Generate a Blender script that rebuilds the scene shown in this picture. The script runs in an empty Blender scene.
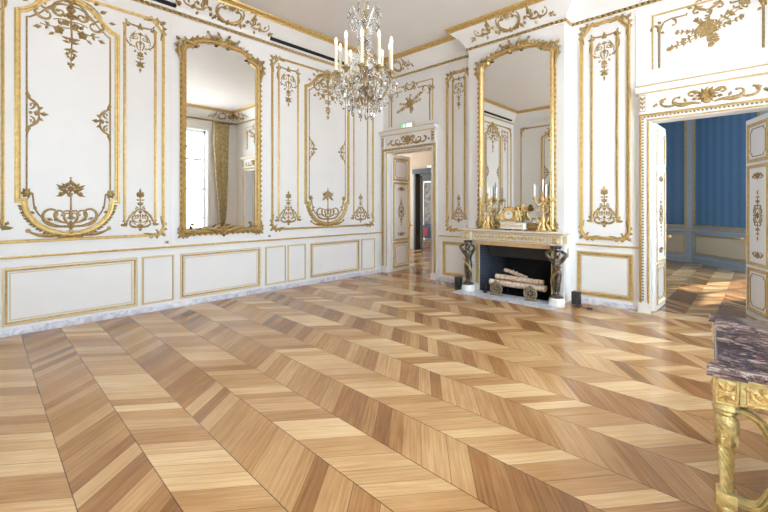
import bpy, bmesh, math, random
from mathutils import Vector, Matrix
random.seed(7)
R = math.radians
S = bpy.context.scene
COL = S.collection
PI = math.pi

# ------------------------------------------------------------------ materials
def srgb(r, g, b):
    f = lambda c: (c/12.92 if c <= .04045 else ((c+.055)/1.055)**2.4)
    return (f(r/255), f(g/255), f(b/255), 1)

class NT:
    """tiny helper around a material's node tree"""
    def __init__(s, name):
        s.m = bpy.data.materials.new(name); s.m.use_nodes = True
        s.t = s.m.node_tree; s.t.nodes.clear()
        s.out = s.t.nodes.new('ShaderNodeOutputMaterial')
    def n(s, typ, **kw):
        x = s.t.nodes.new(typ)
        for k, v in kw.items():
            if k == 'ins':
                for i, val in v.items():
                    if isinstance(val, bpy.types.NodeSocket): s.t.links.new(val, x.inputs[i])
                    else: x.inputs[i].default_value = val
            else: setattr(x, k, v)
        return x
    def math(s, op, a, b=0.0, c=None):
        ins = {0: a, 1: b}
        if c is not None: ins[2] = c
        return s.n('ShaderNodeMath', operation=op, ins=ins).outputs[0]
    def comb(s, x, y, z=0.0):
        return s.n('ShaderNodeCombineXYZ', ins={0: x, 1: y, 2: z}).outputs[0]
    def ramp(s, fac, stops):
        r = s.n('ShaderNodeValToRGB', ins={0: fac})
        e = r.color_ramp.elements
        while len(e) < len(stops): e.new(.5)
        for i, (p, c) in enumerate(stops): e[i].position = p; e[i].color = c
        return r.outputs[0]
    def mix(s, fac, a, b, blend='MIX'):
        x = s.n('ShaderNodeMix', data_type='RGBA', blend_type=blend)
        for i, val in ((0, fac), (6, a), (7, b)):
            if isinstance(val, bpy.types.NodeSocket): s.t.links.new(val, x.inputs[i])
            else: x.inputs[i].default_value = val
        return x.outputs[2]
    def bsdf(s, **kw):
        b = s.n('ShaderNodeBsdfPrincipled', ins=kw)
        s.t.links.new(b.outputs[0], s.out.inputs[0]); return b
    def obj(s): return s.n('ShaderNodeTexCoord').outputs['Object']

def simple(name, col, rough=.5, metal=0.0, noise=0.0, nscale=12, bump=0.0, bscale=60, emit=0.0, coat=0.0):
    k = NT(name)
    c = col
    co = k.obj()
    if noise:
        nz = k.n('ShaderNodeTexNoise', ins={'Vector': co, 'Scale': nscale, 'Detail': 4.0}).outputs[0]
        lo = tuple(max(0, x*(1-noise)) for x in col[:3])+(1,); hi = tuple(min(1, x*(1+noise)) for x in col[:3])+(1,)
        c = k.ramp(nz, [(.3, lo), (.7, hi)])
    b = k.bsdf(**{'Base Color': c, 'Roughness': rough, 'Metallic': metal})
    if coat: b.inputs['Coat Weight'].default_value = coat
    if emit:
        b.inputs['Emission Strength'].default_value = emit
        b.inputs['Emission Color'].default_value = col
    if bump:
        nz = k.n('ShaderNodeTexNoise', ins={'Vector': co, 'Scale': bscale, 'Detail': 3.0}).outputs[0]
        bp = k.n('ShaderNodeBump', ins={'Strength': bump, 'Height': nz, 'Distance': .01}).outputs[0]
        k.t.links.new(bp, b.inputs['Normal'])
    return k.m

M = {}
M['paint'] = simple('white_paint', (.86, .855, .845, 1), .42, noise=.015, nscale=3)
M['ceiling'] = simple('ceiling_plaster', (.84, .81, .775, 1), .7, noise=.015, nscale=2)
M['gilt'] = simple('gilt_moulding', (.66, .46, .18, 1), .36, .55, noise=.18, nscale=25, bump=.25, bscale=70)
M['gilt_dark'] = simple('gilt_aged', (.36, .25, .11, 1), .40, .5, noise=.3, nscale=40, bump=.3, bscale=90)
M['gilt_carved'] = simple('gilt_carving', (.42, .29, .12, 1), .34, .55, noise=.3, nscale=35, bump=.4, bscale=110)  # darker gilt for ornaments: shade in the carving is put into the colour
M['gilt_bright'] = simple('gilt_bronze', (.80, .59, .27, 1), .28, .8, noise=.2, nscale=50, bump=.5, bscale=120)
M['gilt_pale'] = simple('pale_gilding', (.68, .54, .235, 1), .30, .65, noise=.25, nscale=40, bump=.5, bscale=130)
M['bronze'] = simple('patinated_bronze', (.16, .135, .11, 1), .25, .7, noise=.5, nscale=18, bump=.3, bscale=60)
M['black'] = simple('black_metal', (.012, .012, .013, 1), .5)
M['soot'] = simple('sooty_iron', (.006, .006, .007, 1), .8, noise=.4, nscale=9)
M['hood'] = simple('dark_sheet_iron', (.045, .047, .05, 1), .55, .3, noise=.2, nscale=6)
M['ivory'] = simple('ivory_marble', (.80, .72, .60, 1), .25, noise=.06, nscale=7)
M['white_marble'] = simple('white_marble', (.84, .82, .79, 1), .22, noise=.05, nscale=9)
M['sienna'] = simple('sienna_marble', (.66, .45, .24, 1), .28, noise=.12, nscale=10)
M['mirror'] = simple('silvered_glass', (.86, .86, .845, 1), .01, 1.0)
M['candle'] = simple('ivory_wax', (.90, .79, .58, 1), .5)
M['wax_white'] = simple('white_wax', (.92, .89, .82, 1), .45)
M['bulb'] = simple('lit_bulb', (1, .93, .78, 1), .3, emit=3.0)
M['beige'] = simple('beige_paint', (.44, .33, .22, 1), .55, noise=.03)
M['dark_wood'] = simple('dark_timber', (.03, .026, .026, 1), .4, noise=.3)
M['grey_paint'] = simple('grey_blue_paint', (.44, .50, .56, 1), .45, noise=.03)
M['green_lit'] = simple('lit_green', (.10, .80, .25, 1), .4, emit=1.0)
M['white_lit'] = simple('lit_white', (.85, 1, .88, 1), .4, emit=1.2)
M['plastic'] = simple('grey_plastic', (.55, .54, .52, 1), .4)
M['black_plastic'] = simple('black_plastic', (.02, .02, .022, 1), .38)
M['enamel'] = simple('white_enamel', (.88, .87, .83, 1), .2)
M['red_cloth'] = simple('red_cloth', (.35, .04, .05, 1), .8, noise=.2)
M['navy'] = simple('navy_paint', (.03, .06, .11, 1), .5)
M['cream'] = simple('cream_paint', (.70, .60, .44, 1), .5, noise=.03)

def mat_plinth():
    k = NT('grey_veined_marble'); co = k.obj()
    n1 = k.n('ShaderNodeTexNoise', ins={'Vector': co, 'Scale': 9.0, 'Detail': 6.0, 'Distortion': 1.6}).outputs[0]
    c = k.ramp(n1, [(.32, srgb(178, 178, 192)), (.52, srgb(212, 212, 222)), (.72, srgb(236, 236, 240))])
    k.bsdf(**{'Base Color': c, 'Roughness': .3}); return k.m
M['plinth'] = mat_plinth()

def mat_breccia():
    k = NT('violet_breccia_marble'); co = k.obj()
    st = k.n('ShaderNodeMapping', ins={'Vector': co, 'Rotation': (0, 0, .5), 'Scale': (1.0, 2.0, 1.4)}).outputs[0]
    n1 = k.n('ShaderNodeTexNoise', ins={'Vector': st, 'Scale': 17.0, 'Detail': 8.0, 'Roughness': .68, 'Distortion': 1.4}).outputs[0]
    n2 = k.n('ShaderNodeTexNoise', ins={'Vector': co, 'Scale': 6.0, 'Detail': 3.0}).outputs[0]
    v = k.math('ADD', n1, k.math('MULTIPLY', k.math('SUBTRACT', n2, .5), .35))
    c = k.ramp(v, [(.34, srgb(66, 48, 48)), (.47, srgb(98, 76, 74)), (.53, srgb(136, 112, 108)), (.59, srgb(190, 170, 162)), (.72, srgb(220, 206, 200))])
    k.bsdf(**{'Base Color': c, 'Roughness': .18}); return k.m
M['breccia'] = mat_breccia()

def mat_parquet(name, angle=51.0, pitch=.364, wid=.15, off=5.57, swap=False, tone=1.0, gloss=.18, skew=0.0):
    k = NT(name)
    sep = k.n('ShaderNodeSeparateXYZ', ins={0: k.obj()})
    X, Y = (sep.outputs[1], sep.outputs[0]) if swap else (sep.outputs[0], sep.outputs[1])
    Y = k.math('ADD', Y, k.math('MULTIPLY', k.math('SUBTRACT', X, 4.5), skew))      # the rows run a little out of true
    v = k.math('DIVIDE', k.math('ADD', Y, off), pitch)
    row = k.math('FLOOR', v); fr = k.math('FRACT', v)
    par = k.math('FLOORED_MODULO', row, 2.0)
    sg = k.math('SUBTRACT', k.math('MULTIPLY', par, 2.0), 1.0)
    run = pitch/math.tan(R(angle))
    xs = k.math('SUBTRACT', X, k.math('MULTIPLY', sg, k.math('MULTIPLY', fr, run)))
    h1 = k.n('ShaderNodeTexWhiteNoise', noise_dimensions='1D', ins={'W': row}).outputs[0]
    # uneven plank widths: a gentle warp of the running coordinate, different in each row
    wob = k.n('ShaderNodeTexNoise', noise_dimensions='2D', ins={'Vector': k.comb(k.math('MULTIPLY', xs, 2.2), k.math('MULTIPLY', row, 7.3)), 'Scale': 1.0, 'Detail': 0.0}).outputs[0]
    p = k.math('ADD', k.math('ADD', k.math('DIVIDE', xs, wid), k.math('MULTIPLY', h1, 5.0)), k.math('MULTIPLY', wob, 1.3))
    pid = k.math('FLOOR', p); pf = k.math('FRACT', p)
    wn = k.n('ShaderNodeTexWhiteNoise', noise_dimensions='2D', ins={'Vector': k.comb(pid, row)})
    rnd = wn.outputs[0]
    sepc = k.n('ShaderNodeSeparateColor', ins={0: wn.outputs[1]})
    along = k.math('MULTIPLY', fr, pitch/math.sin(R(angle)))
    gv = k.comb(k.math('ADD', k.math('MULTIPLY', along, 2.6), k.math('MULTIPLY', rnd, 40.0)), k.math('MULTIPLY', xs, 46.0), k.math('MULTIPLY', row, 3.1))
    gr = k.n('ShaderNodeTexNoise', ins={'Vector': gv, 'Scale': 1.0, 'Detail': 5.0, 'Roughness': .62, 'Distortion': .25}).outputs[0]
    blot = k.n('ShaderNodeTexNoise', ins={'Vector': k.comb(X, Y), 'Scale': 1.1, 'Detail': 3.0}).outputs[0]
    t = k.math('ADD', k.math('MULTIPLY', rnd, .46), k.math('ADD', k.math('MULTIPLY', k.math('SUBTRACT', gr, .5), .62), .28))
    t = k.math('ADD', t, k.math('MULTIPLY', k.math('SUBTRACT', blot, .5), .45))
    t = k.math('ADD', t, k.math('MULTIPLY', k.math('SUBTRACT', par, .5), .21))  # rows alternate lighter and darker: the grain's directional sheen painted into the colour
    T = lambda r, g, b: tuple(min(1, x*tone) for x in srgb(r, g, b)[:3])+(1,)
    base = k.ramp(t, [(.0, T(112, 71, 37)), (.3, T(158, 110, 65)), (.55, T(191, 146, 97)), (.8, T(219, 182, 134)), (1, T(239, 210, 168))])
    # seams
    e1 = k.math('LESS_THAN', k.math('MINIMUM', pf, k.math('SUBTRACT', 1.0, pf)), .014)
    e2 = k.math('LESS_THAN', k.math('MINIMUM', fr, k.math('SUBTRACT', 1.0, fr)), .0075)
    seam = k.math('MAXIMUM', k.math('MULTIPLY', e1, .55), k.math('MULTIPLY', e2, .8))
    col = k.mix(seam, base, srgb(52, 30, 16))
    rough = k.math('ADD', gloss-.06, k.math('MULTIPLY', gr, .14))
    b = k.bsdf(**{'Base Color': col, 'Roughness': rough, 'Specular IOR Level': .55})
    hgt = k.math('SUBTRACT', k.math('MULTIPLY', gr, .25), k.math('MULTIPLY', seam, 1.0))
    hgt = k.math('ADD', hgt, k.math('MULTIPLY', sepc.outputs[1], .4))
    bp = k.n('ShaderNodeBump', ins={'Strength': .18, 'Height': hgt, 'Distance': .004}).outputs[0]
    k.t.links.new(bp, b.inputs['Normal'])
    return k.m
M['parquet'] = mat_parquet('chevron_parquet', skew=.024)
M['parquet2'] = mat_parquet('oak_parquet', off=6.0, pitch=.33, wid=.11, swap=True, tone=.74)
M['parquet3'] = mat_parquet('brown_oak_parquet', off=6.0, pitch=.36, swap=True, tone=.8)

def mat_blue():
    k = NT('blue_striped_silk')
    sep = k.n('ShaderNodeSeparateXYZ', ins={0: k.obj()})
    w = k.math('FRACT', k.math('MULTIPLY', sep.outputs[0], 4.2))
    st = k.math('GREATER_THAN', w, .5)
    nz = k.n('ShaderNodeTexNoise', ins={'Vector': k.obj(), 'Scale': 7.0, 'Detail': 4.0}).outputs[0]
    a = k.mix(st, srgb(88, 124, 160), srgb(100, 136, 171))
    c = k.mix(k.math('MULTIPLY', nz, .35), a, srgb(62, 104, 150))
    k.bsdf(**{'Base Color': c, 'Roughness': .65}); return k.m
M['blue'] = mat_blue()

def mat_tapestry():
    k = NT('grey_woven_tapestry')
    n1 = k.n('ShaderNodeTexNoise', ins={'Vector': k.obj(), 'Scale': 6.0, 'Detail': 6.0}).outputs[0]
    c = k.ramp(n1, [(.35, srgb(74, 72, 76)), (.5, srgb(120, 114, 112)), (.66, srgb(160, 152, 140))])
    k.bsdf(**{'Base Color': c, 'Roughness': .8}); return k.m
M['tapestry'] = mat_tapestry()

def mat_curtain():
    k = NT('gold_brocade')
    n1 = k.n('ShaderNodeTexNoise', ins={'Vector': k.obj(), 'Scale': 14.0, 'Detail': 4.0, 'Distortion': 1.0}).outputs[0]
    c = k.ramp(n1, [(.4, srgb(180, 162, 116)), (.6, srgb(222, 208, 168))])
    k.bsdf(**{'Base Color': c, 'Roughness': .6, 'Sheen Weight': .3}); return k.m
M['curtain'] = mat_curtain()

def mat_birch():
    k = NT('birch_bark')
    mp = k.n('ShaderNodeMapping', ins={'Vector': k.obj(), 'Scale': (26, 6, 6)}).outputs[0]
    n1 = k.n('ShaderNodeTexNoise', ins={'Vector': mp, 'Scale': 1.0, 'Detail': 5.0}).outputs[0]
    n2 = k.n('ShaderNodeTexNoise', ins={'Vector': k.obj(), 'Scale': 9.0, 'Detail': 3.0}).outputs[0]
    c = k.ramp(n1, [(.33, srgb(110, 88, 72)), (.42, srgb(214, 192, 170)), (.7, srgb(240, 226, 208))])
    c = k.mix(k.math('MULTIPLY', n2, .3), c, srgb(200, 150, 114))
    k.bsdf(**{'Base Color': c, 'Roughness': .75}); return k.m
M['birch'] = mat_birch()
M['log_end'] = simple('cut_wood', srgb(206, 160, 118), .8, noise=.2, nscale=30)

def mat_brick():
    k = NT('slate_firebrick')
    b = k.n('ShaderNodeTexBrick', ins={'Vector': k.comb(k.n('ShaderNodeSeparateXYZ', ins={0: k.obj()}).outputs[1], k.n('ShaderNodeSeparateXYZ', ins={0: k.obj()}).outputs[2]), 'Color1': srgb(62, 66, 80), 'Color2': srgb(54, 58, 72), 'Mortar': srgb(84, 88, 100), 'Scale': 5.0, 'Mortar Size': .014})
    k.bsdf(**{'Base Color': b.outputs[0], 'Roughness': .8}); return k.m
M['firebrick'] = mat_brick()

def mat_pane(name='window_pane'):
    k = NT(name)
    tr = k.n('ShaderNodeBsdfTransparent', ins={'Color': (.97, .985, 1, 1)})
    gl = k.n('ShaderNodeBsdfGlossy', ins={'Roughness': .01})
    fr = k.n('ShaderNodeFresnel', ins={'IOR': 1.45})
    mx = k.n('ShaderNodeMixShader', ins={0: fr.outputs[0], 1: tr.outputs[0], 2: gl.outputs[0]})
    k.t.links.new(mx.outputs[0], k.out.inputs[0]); return k.m
M['pane'] = mat_pane()
def mat_crystal():
    k = NT('cut_crystal')
    b = k.bsdf(**{'Base Color': (1, 1, 1, 1), 'Roughness': .0, 'IOR': 1.6, 'Transmission Weight': 1.0, 'Specular IOR Level': .8}); return k.m
M['crystal'] = mat_crystal()

# ------------------------------------------------------------------ geometry helper
class G:
    def __init__(s, off=(0, 0, 0)):
        s.v = []; s.f = []; s.off = off; s.tf = None; s.c = (0, 0); s.s = (1, 1); s.rot = 0.0; s.w0 = 0.0
    def add(s, vs, fs):
        b = len(s.v)
        for p in vs:
            if s.tf: p = s.tf(p)
            s.v.append((p[0]-s.off[0], p[1]-s.off[1], p[2]-s.off[2]))
        s.f += [tuple(i+b for i in f) for f in fs]
        return s
    # ---- solids
    def box(s, x0, x1, y0, y1, z0, z1):
        vs = [(x, y, z) for x in (x0, x1) for y in (y0, y1) for z in (z0, z1)]
        return s.add(vs, [(0, 1, 3, 2), (4, 6, 7, 5), (0, 4, 5, 1), (2, 3, 7, 6), (0, 2, 6, 4), (1, 5, 7, 3)])
    def bbox(s, x0, x1, y0, y1, z0, z1, b=.004):
        """box with chamfered edges"""
        bm = bmesh.new(); bmesh.ops.create_cube(bm, size=1)
        for v in bm.verts:
            v.co = ((x0+x1)/2+v.co.x*(x1-x0), (y0+y1)/2+v.co.y*(y1-y0), (z0+z1)/2+v.co.z*(z1-z0))
        bmesh.ops.bevel(bm, geom=bm.edges[:], offset=b, segments=2, affect='EDGES', profile=.5)
        bm.verts.index_update()
        s.add([tuple(v.co) for v in bm.verts], [tuple(v.index for v in f.verts) for f in bm.faces]); bm.free(); return s
    def prism(s, poly, z0, z1):
        n = len(poly)
        vs = [(x, y, z0) for x, y in poly]+[(x, y, z1) for x, y in poly]
        return s.add(vs, [tuple(range(n-1, -1, -1)), tuple(range(n, 2*n))]+[(i, (i+1) % n, n+(i+1) % n, n+i) for i in range(n)])
    def quad(s, a, b, c, d): return s.add([a, b, c, d], [(0, 1, 2, 3)])
    def tube(s, pts, rad, n=8, cap=True):
        pts = [Vector(p) for p in pts]; m = len(pts)
        if not hasattr(rad, '__len__'): rad = [rad]*m
        up = None; vs = []; fs = []
        for i, p in enumerate(pts):
            t = (pts[min(i+1, m-1)]-pts[max(i-1, 0)]).normalized()
            if up is None:
                a = Vector((0, 0, 1)) if abs(t.z) < .9 else Vector((1, 0, 0))
                up = (a-t*a.dot(t)).normalized()
            else:
                up = up-t*up.dot(t)
                up = up.normalized() if up.length > 1e-6 else Vector((1, 0, 0))
            sd = t.cross(up)
            for j in range(n):
                a = 2*PI*j/n
                vs.append(tuple(p+(up*math.cos(a)+sd*math.sin(a))*rad[i]))
        for i in range(m-1):
            for j in range(n):
                fs.append((i*n+j, i*n+(j+1) % n, (i+1)*n+(j+1) % n, (i+1)*n+j))
        if cap:
            fs.append(tuple(range(n-1, -1, -1))); fs.append(tuple((m-1)*n+j for j in range(n)))
        return s.add(vs, fs)
    def lathe(s, prof, c=(0, 0, 0), n=16, twist=None, flute=0, depth=0.0):
        vs = []; fs = []; m = len(prof)
        for i, (r, z) in enumerate(prof):
            for j in range(n):
                a = 2*PI*j/n
                tw = twist(z) if twist else 0
                rr = r
                if flute and (twist or depth):
                    rr = r*(1-(depth(z) if callable(depth) else depth)*(.5+.5*math.cos(flute*(a+tw))))
                vs.append((c[0]+rr*math.cos(a), c[1]+rr*math.sin(a), c[2]+z))
        for i in range(m-1):
            for j in range(n):
                fs.append((i*n+j, i*n+(j+1) % n, (i+1)*n+(j+1) % n, (i+1)*n+j))
        if prof[0][0] > 1e-5: fs.append(tuple(range(n-1, -1, -1)))
        if prof[-1][0] > 1e-5: fs.append(tuple((m-1)*n+j for j in range(n)))
        return s.add(vs, fs)
    def ball(s, c, r, n=8, m=6, sq=(1, 1, 1)):
        vs = [(c[0], c[1], c[2]-r*sq[2])]
        for i in range(1, m):
            a = -PI/2+PI*i/m
            for j in range(n):
                b = 2*PI*j/n
                vs.append((c[0]+r*sq[0]*math.cos(a)*math.cos(b), c[1]+r*sq[1]*math.cos(a)*math.sin(b), c[2]+r*sq[2]*math.sin(a)))
        vs.append((c[0], c[1], c[2]+r*sq[2])); L = len(vs)-1
        fs = [(0, 1+(j+1) % n, 1+j) for j in range(n)]
        for i in range(m-2):
            for j in range(n):
                fs.append((1+i*n+j, 1+i*n+(j+1) % n, 1+(i+1)*n+(j+1) % n, 1+(i+1)*n+j))
        fs += [(L, 1+(m-2)*n+j, 1+(m-2)*n+(j+1) % n) for j in range(n)]
        return s.add(vs, fs)
    # ---- relief work: flat design (x, y) standing on a wall; w is the height off the wall
    def at(s, c=(0, 0), sc=(1, 1), rot=0.0):
        s.c = c; s.s = sc if hasattr(sc, '__len__') else (sc, sc); s.rot = R(rot); return s
    def mp(s, x, y, w):
        X, Y = x*s.s[0], y*s.s[1]
        if s.rot: X, Y = X*math.cos(s.rot)-Y*math.sin(s.rot), X*math.sin(s.rot)+Y*math.cos(s.rot)
        return (s.c[0]+X, -(max(w, 0)*(abs(s.s[0])+abs(s.s[1]))/2+s.w0+.001), s.c[1]+Y)
    def rib(s, pts, rad, closed=False, flat=1.0):
        m = len(pts)
        if not hasattr(rad, '__len__'): rad = [rad]*m
        vs = []; fs = []; K = 5
        for i, (x, y) in enumerate(pts):
            a = pts[i-1] if (i or closed) else pts[0]; b = pts[(i+1) % m] if (i < m-1 or closed) else pts[-1]
            tx, ty = b[0]-a[0], b[1]-a[1]; l = math.hypot(tx, ty) or 1; nx, ny = -ty/l, tx/l
            for j in range(K):
                q = PI*j/(K-1)
                vs.append(s.mp(x+nx*rad[i]*math.cos(q), y+ny*rad[i]*math.cos(q), rad[i]*flat*math.sin(q)-(.002 if j in (0, K-1) else 0)))
        for i in range(m if closed else m-1):
            for j in range(K-1):
                k2 = (i+1) % m
                fs.append((i*K+j, i*K+j+1, k2*K+j+1, k2*K+j))
        return s.add(vs, fs)
    def leaf(s, p, ang, L, W, h=None, bend=0.0):
        W *= 1.35; h = h if h is not None else W*.38
        a = R(ang); b = R(ang+bend)
        d = (math.cos(a), math.sin(a)); nn = (-d[1], d[0]); e = (math.cos(b), math.sin(b))
        mid = (p[0]+d[0]*L*.45, p[1]+d[1]*L*.45)
        tip = (mid[0]+e[0]*L*.55, mid[1]+e[1]*L*.55)
        vs = [s.mp(*p, .001), s.mp(mid[0]+nn[0]*W/2, mid[1]+nn[1]*W/2, .001), s.mp(*tip, .002), s.mp(mid[0]-nn[0]*W/2, mid[1]-nn[1]*W/2, .001), s.mp(*mid, h+.002)]
        return s.add(vs, [(0, 4, 1), (1, 4, 2), (2, 4, 3), (3, 4, 0)])
    def dot(s, p, r, h=None):
        h = h if h is not None else r*.8
        n = 7; vs = [s.mp(p[0]+r*math.cos(2*PI*j/n), p[1]+r*math.sin(2*PI*j/n), 0) for j in range(n)]
        vs += [s.mp(p[0]+r*.7*math.cos(2*PI*j/n), p[1]+r*.7*math.sin(2*PI*j/n), h*.7) for j in range(n)]+[s.mp(*p, h)]
        return s.add(vs, [(j, (j+1) % n, n+(j+1) % n, n+j) for j in range(n)]+[(n+j, n+(j+1) % n, 2*n) for j in range(n)])
    def flower(s, p, r, n=5, a0=90):
        r *= 1.12
        for j in range(n):
            s.leaf(p, a0+360*j/n, r, r*.75, r*.3)
        return s.dot(p, r*.3, r*.5)
    def turtle(s, p, ang, L, t0, t1=0, n=16, pw=1.6):
        """heading ang; turns t0 degrees evenly plus t1 more and more towards the end"""
        pts = [p]; x, y = p
        for i in range(n):
            u = (i+.5)/n
            a = R(ang+t0*u+t1*u**(pw+1))
            x += math.cos(a)*L/n; y += math.sin(a)*L/n; pts.append((x, y))
        return pts
    def stroke(s, p, ang, L, t0, t1=0, r=.01, r0=.35, r1=.4, n=16, pw=1.6, curl=True):
        r *= 1.35; pts = s.turtle(p, ang, L, t0, t1, n, pw); m = len(pts)-1
        rad = [r*(r0+(1-r0)*math.sin(PI*min(1, i/m*1.25+.0)) if i/m < .4 else 1-(1-r1)*((i/m-.4)/.6)) for i in range(m+1)]
        s.rib(pts, rad)
        if curl: s.dot(pts[-1], r*1.0)
        return pts
    def aca(s, p, ang, L, t0, t1=0, r=.012, n=16, leaves=4, side=1, ll=3.2, pw=1.6):
        """acanthus scroll: a stroke with leaflets on its outer side"""
        pts = s.stroke(p, ang, L, t0, t1, r, n=n, pw=pw)
        for q in range(leaves):
            i = int(1+(q+.3)/leaves*(len(pts)-3)*.85)
            a, b = pts[i], pts[i+1]
            h = math.degrees(math.atan2(b[1]-a[1], b[0]-a[0]))
            s.leaf(a, h+side*48, r*ll*(1-.4*q/leaves), r*1.5, bend=-side*35)
        return pts
    def mould(s, pts, prof, closed=False):
        """sweep a moulding profile [(across, out)] along a flat path with mitred corners"""
        m = len(pts); vs = []; fs = []; K = len(prof)
        for i, p in enumerate(pts):
            a = pts[i-1] if (i or closed) else None; b = pts[(i+1) % m] if (i < m-1 or closed) else None
            def nrm(q, r):
                l = math.hypot(r[0]-q[0], r[1]-q[1]) or 1; return (-(r[1]-q[1])/l, (r[0]-q[0])/l)
            if a is None: n = nrm(p, b); k = 1
            elif b is None: n = nrm(a, p); k = 1
            else:
                n1, n2 = nrm(a, p), nrm(p, b); n = (n1[0]+n2[0], n1[1]+n2[1]); l = math.hypot(*n) or 1; n = (n[0]/l, n[1]/l)
                k = 1/max(.45, n[0]*n1[0]+n[1]*n1[1])
            for o, h in prof: vs.append(s.mp(p[0]+n[0]*o*k, p[1]+n[1]*o*k, h))
        for i in range(m if closed else m-1):
            for j in range(K-1):
                k2 = (i+1) % m
                fs.append((i*K+j, i*K+j+1, k2*K+j+1, k2*K+j))
        if not closed: fs += [tuple(range(K-1, -1, -1)), tuple((m-1)*K+j for j in range(K))]
        return s.add(vs, fs)
    def build(s, name, mat, parent=None, smooth=35, loc=None, rz=0.0, label=None):
        me = bpy.data.meshes.new(name); me.from_pydata(s.v, [], s.f)
        bm = bmesh.new(); bm.from_mesh(me)
        bmesh.ops.recalc_face_normals(bm, faces=bm.faces[:]); bm.to_mesh(me); bm.free()
        me.materials.append(M[mat] if isinstance(mat, str) else mat)
        if smooth:
            me.shade_smooth(); me.set_sharp_from_angle(angle=R(smooth))
        o = bpy.data.objects.new(name, me); COL.objects.link(o)
        if parent: o.parent = parent
        if loc is not None: o.location = loc
        o.rotation_euler.z = rz
        if label: o['label'] = label
        return o

def offset_path(pts, d, closed=True):
    m = len(pts); out = []
    for i, p in enumerate(pts):
        a = pts[i-1] if (i or closed) else p; b = pts[(i+1) % m] if (i < m-1 or closed) else p
        def nrm(q, r):
            l = math.hypot(r[0]-q[0], r[1]-q[1])
            return (-(r[1]-q[1])/l, (r[0]-q[0])/l) if l > 1e-9 else None
        n1, n2 = nrm(a, p), nrm(p, b); n1 = n1 or n2; n2 = n2 or n1
        n = (n1[0]+n2[0], n1[1]+n2[1]); l = math.hypot(*n) or 1; n = (n[0]/l, n[1]/l)
        k = 1/max(.45, n[0]*n1[0]+n[1]*n1[1]); out.append((p[0]+n[0]*d*k, p[1]+n[1]*d*k))
    return out

def prof_round(w, d): return [(-w/2, -.003), (-w/2, d*.45), (-w*.3, d*.85), (0, d), (w*.3, d*.85), (w/2, d*.45), (w/2, -.003)]
def prof_ogee(w, d): return [(-w/2, -.003), (-w/2, d*.5), (-w*.36, d*.55), (-w*.28, d), (-w*.05, d*.9), (w*.08, d*.45), (w*.2, d*.4), (w*.3, d*.7), (w*.42, d*.6), (w/2, d*.3), (w/2, -.003)]
def rect(u0, u1, v0, v1): return [(u0, v0), (u1, v0), (u1, v1), (u0, v1)]

def tag(o, label=None, cat=None, group=None, kind=None):
    if label: o['label'] = label
    if cat: o['category'] = cat
    if group: o['group'] = group
    if kind: o['kind'] = kind
    return o
def thing(name, label, cat, loc=(0, 0, 0), rz=0.0, group=None, kind=None):
    o = bpy.data.objects.new(name, None); COL.objects.link(o); o.empty_display_size = .1
    o.location = loc; o.rotation_euler.z = rz
    return tag(o, label, cat, group, kind)
def struct(g, name, mat, parent=None, label=None, smooth=35):
    o = g.build(name, mat, parent, smooth)
    if parent is None: o['kind'] = 'structure'
    if label: o['label'] = label
    return o
# ------------------------------------------------------------------ relief ornaments (metres, centred on 0,0)
def both(g, c, fn, k=(1, 1), rot=0.0):
    for s in (1, -1):
        g.at(c, (s*k[0], k[1]), rot); fn(g, s)
    g.at(c, k, rot)

def orn_drop(g, c, k=(1, 1)):
    """lyre of scrolls tapering to a flower tail; about .40 wide and .72 long, hanging from c"""
    def half(g, s):
        g.aca((.0, .015), 20, .20, -60, 120, .011, leaves=4, side=1, ll=2.8)
        g.leaf((.165, -.02), 80, .085, .035); g.leaf((.17, -.02), 40, .07, .03); g.leaf((.165, -.02), 125, .07, .03)
        g.aca((.175, -.03), -75, .34, -38, -60, .011, leaves=5, side=1, ll=2.6)
        g.stroke((.015, -.10), 15, .26, -200, -250, .008)
        g.stroke((.02, -.36), 70, .24, -30, 330, .008)
        g.stroke((.06, -.06), -60, .20, 10, -60, .007)
        g.leaf((.075, -.20), 25, .05, .022); g.leaf((.10, -.28), -50, .06, .025); g.leaf((.05, -.36), -60, .06, .025)
        for v, a, L in ((-.44, -30, .05), (-.50, 20, .05), (-.55, -10, .07), (-.58, -45, .07), (-.62, -20, .05), (-.62, 40, .055)):
            g.leaf((.004, v), a, L, .022, bend=25)
    both(g, c, half, k)
    g.flower((0, .02), .045); g.leaf((0, .045), 90, .05, .03); g.flower((0, -.09), .028)
    g.rib([(0, -.10), (0, -.37)], .006); g.dot((0, -.22), .02); g.dot((0, -.30), .013)
    g.flower((0, -.42), .04, 6); g.rib([(0, -.42), (0, -.70)], [.009, .003]); g.dot((0, -.50), .013)
    g.flower((0, -.58), .034); g.leaf((0, -.64), -90, .09, .028); g.at()

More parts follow.
